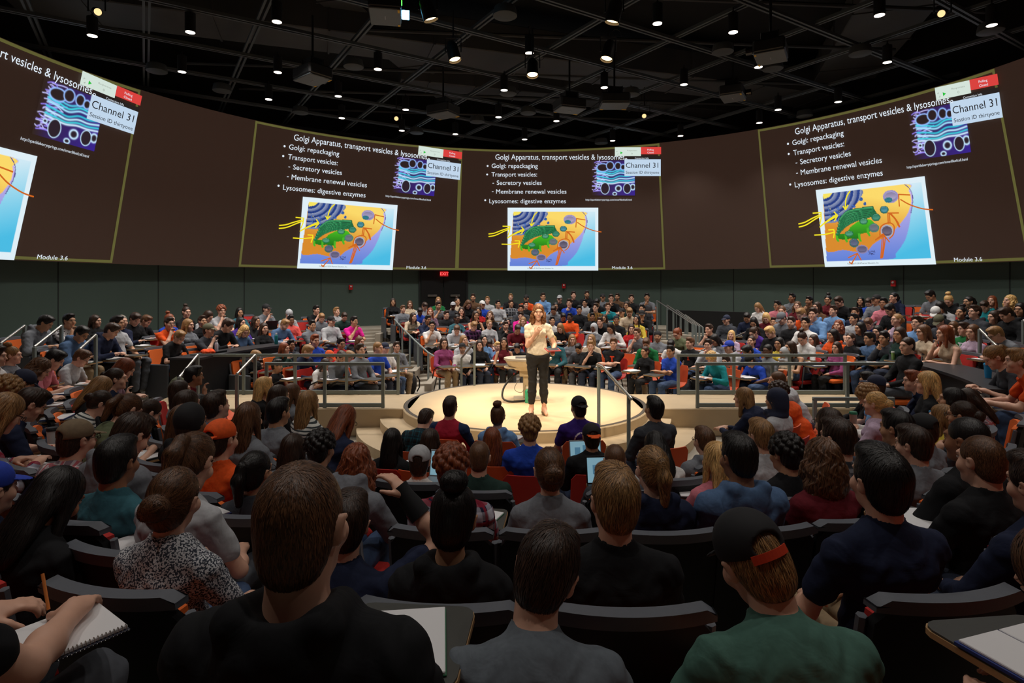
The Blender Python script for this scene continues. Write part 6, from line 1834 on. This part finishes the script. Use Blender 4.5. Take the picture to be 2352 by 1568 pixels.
tag(put('pencil', b.mesh('pencil', plain('pencil_orange', (220, 130, 60), .5), True)), 'orange pencil in the writing hand in the lower left corner', 'pencil')

# cups, cans and bottles on the tablet arms, bags on the floor
def tablet_near(px, py):
    best = None
    for d in folk:
        p = local(d, (.16, .44, .70)); D = p[1] - CAM[1]
        e = math.hypot(1176 + 1350 * (p[0] - CAM[0]) / D - px, 655 - 1350 * (p[2] - CAM[2]) / D - py)
        if best is None or e < best[0]: best = (e, p)
    return best[1]
cup(*tablet_near(118, 1000), 'white paper coffee cup with black lid on a tablet arm at the left', (224, 222, 220), (30, 30, 32), .13, .042)
cup(*tablet_near(1957, 965), 'clear tumbler with green lid on a tablet arm, right part of near block', (150, 120, 112), (24, 110, 80), .16, .042)
cup(*tablet_near(2113, 955), 'blue cup on a tablet arm below the black curved desk', (60, 140, 200), (70, 150, 210), .15, .042)
cup(*tablet_near(2062, 820), 'pale green drink can held on a tablet arm in the right block', (130, 170, 90), (190, 196, 190), .125, .033)
bottle(*tablet_near(1640, 860), 'clear water bottle on a tablet arm behind the right guardrail', (176, 186, 200), .22, .032, (60, 90, 170))
bottle(*tablet_near(1822, 775), 'dark teal bottle on a tablet arm in the right block', (20, 90, 100), .25, .038, (30, 60, 70))
def backpack(x, y, z, rz, label, col):
    t = thing('backpack', label, 'bag', (x, y, z), rz, 'backpacks on the floor')
    V, F = nov('bpk', lambda: sdf_mesh([E((0, 0, .22), (.16, .11, .24), k=.03), E((0, .09, .15), (.12, .06, .13), k=.02), SUB(E((0, 0, -.2), (1, 1, .2), k=.005))], .012, fold))
    put('bag_body', mesh_np('bag', V, F, [plain('bag_%d_%d_%d' % col, col, .8)], True), t)
    for s in (-1, 1):
        b = MB(); b.tube([(s * .08, -.10, .40), (s * .09, -.16, .30), (s * .10, -.15, .14), (s * .10, -.09, .05)], .016, 6); put('strap', b.mesh('strap', M_LEG, True), t)
    b = MB(); b.tube([(-.03, -.06, .44), (-.02, -.06, .49), (.02, -.06, .49), (.03, -.06, .44)], .009, 6); put('handle', b.mesh('handle', M_LEG, True), t)
for x, y, rz, lab, col in ((-2.75, 3.0, .4, 'olive backpack on the floor beside the man in jeans left of the stage', (60, 66, 46)), (-2.5, 3.25, 2.2, 'black backpack behind the olive one left of the stage', (28, 28, 30)), (-5.85, -.15, .8, 'camouflage green backpack on the left walkway', (70, 72, 48)), (-7.5, .95, 1.4, 'black backpack on the tier at the left, under the writing row', (26, 26, 29)), (1.75, 3.45, .3, 'black backpack under the chairs behind the stage, right', (30, 30, 34)), (-.9, 3.5, .2, 'grey backpack under the chairs behind the stage, left', (60, 62, 68)), (3.5, 2.4, 1.0, 'dark backpack by the front chairs right of the stage', (34, 36, 44))):
    backpack(x, y, .45 if lab.startswith('camo') else zq(math.hypot(x, y)), rz, lab, col)
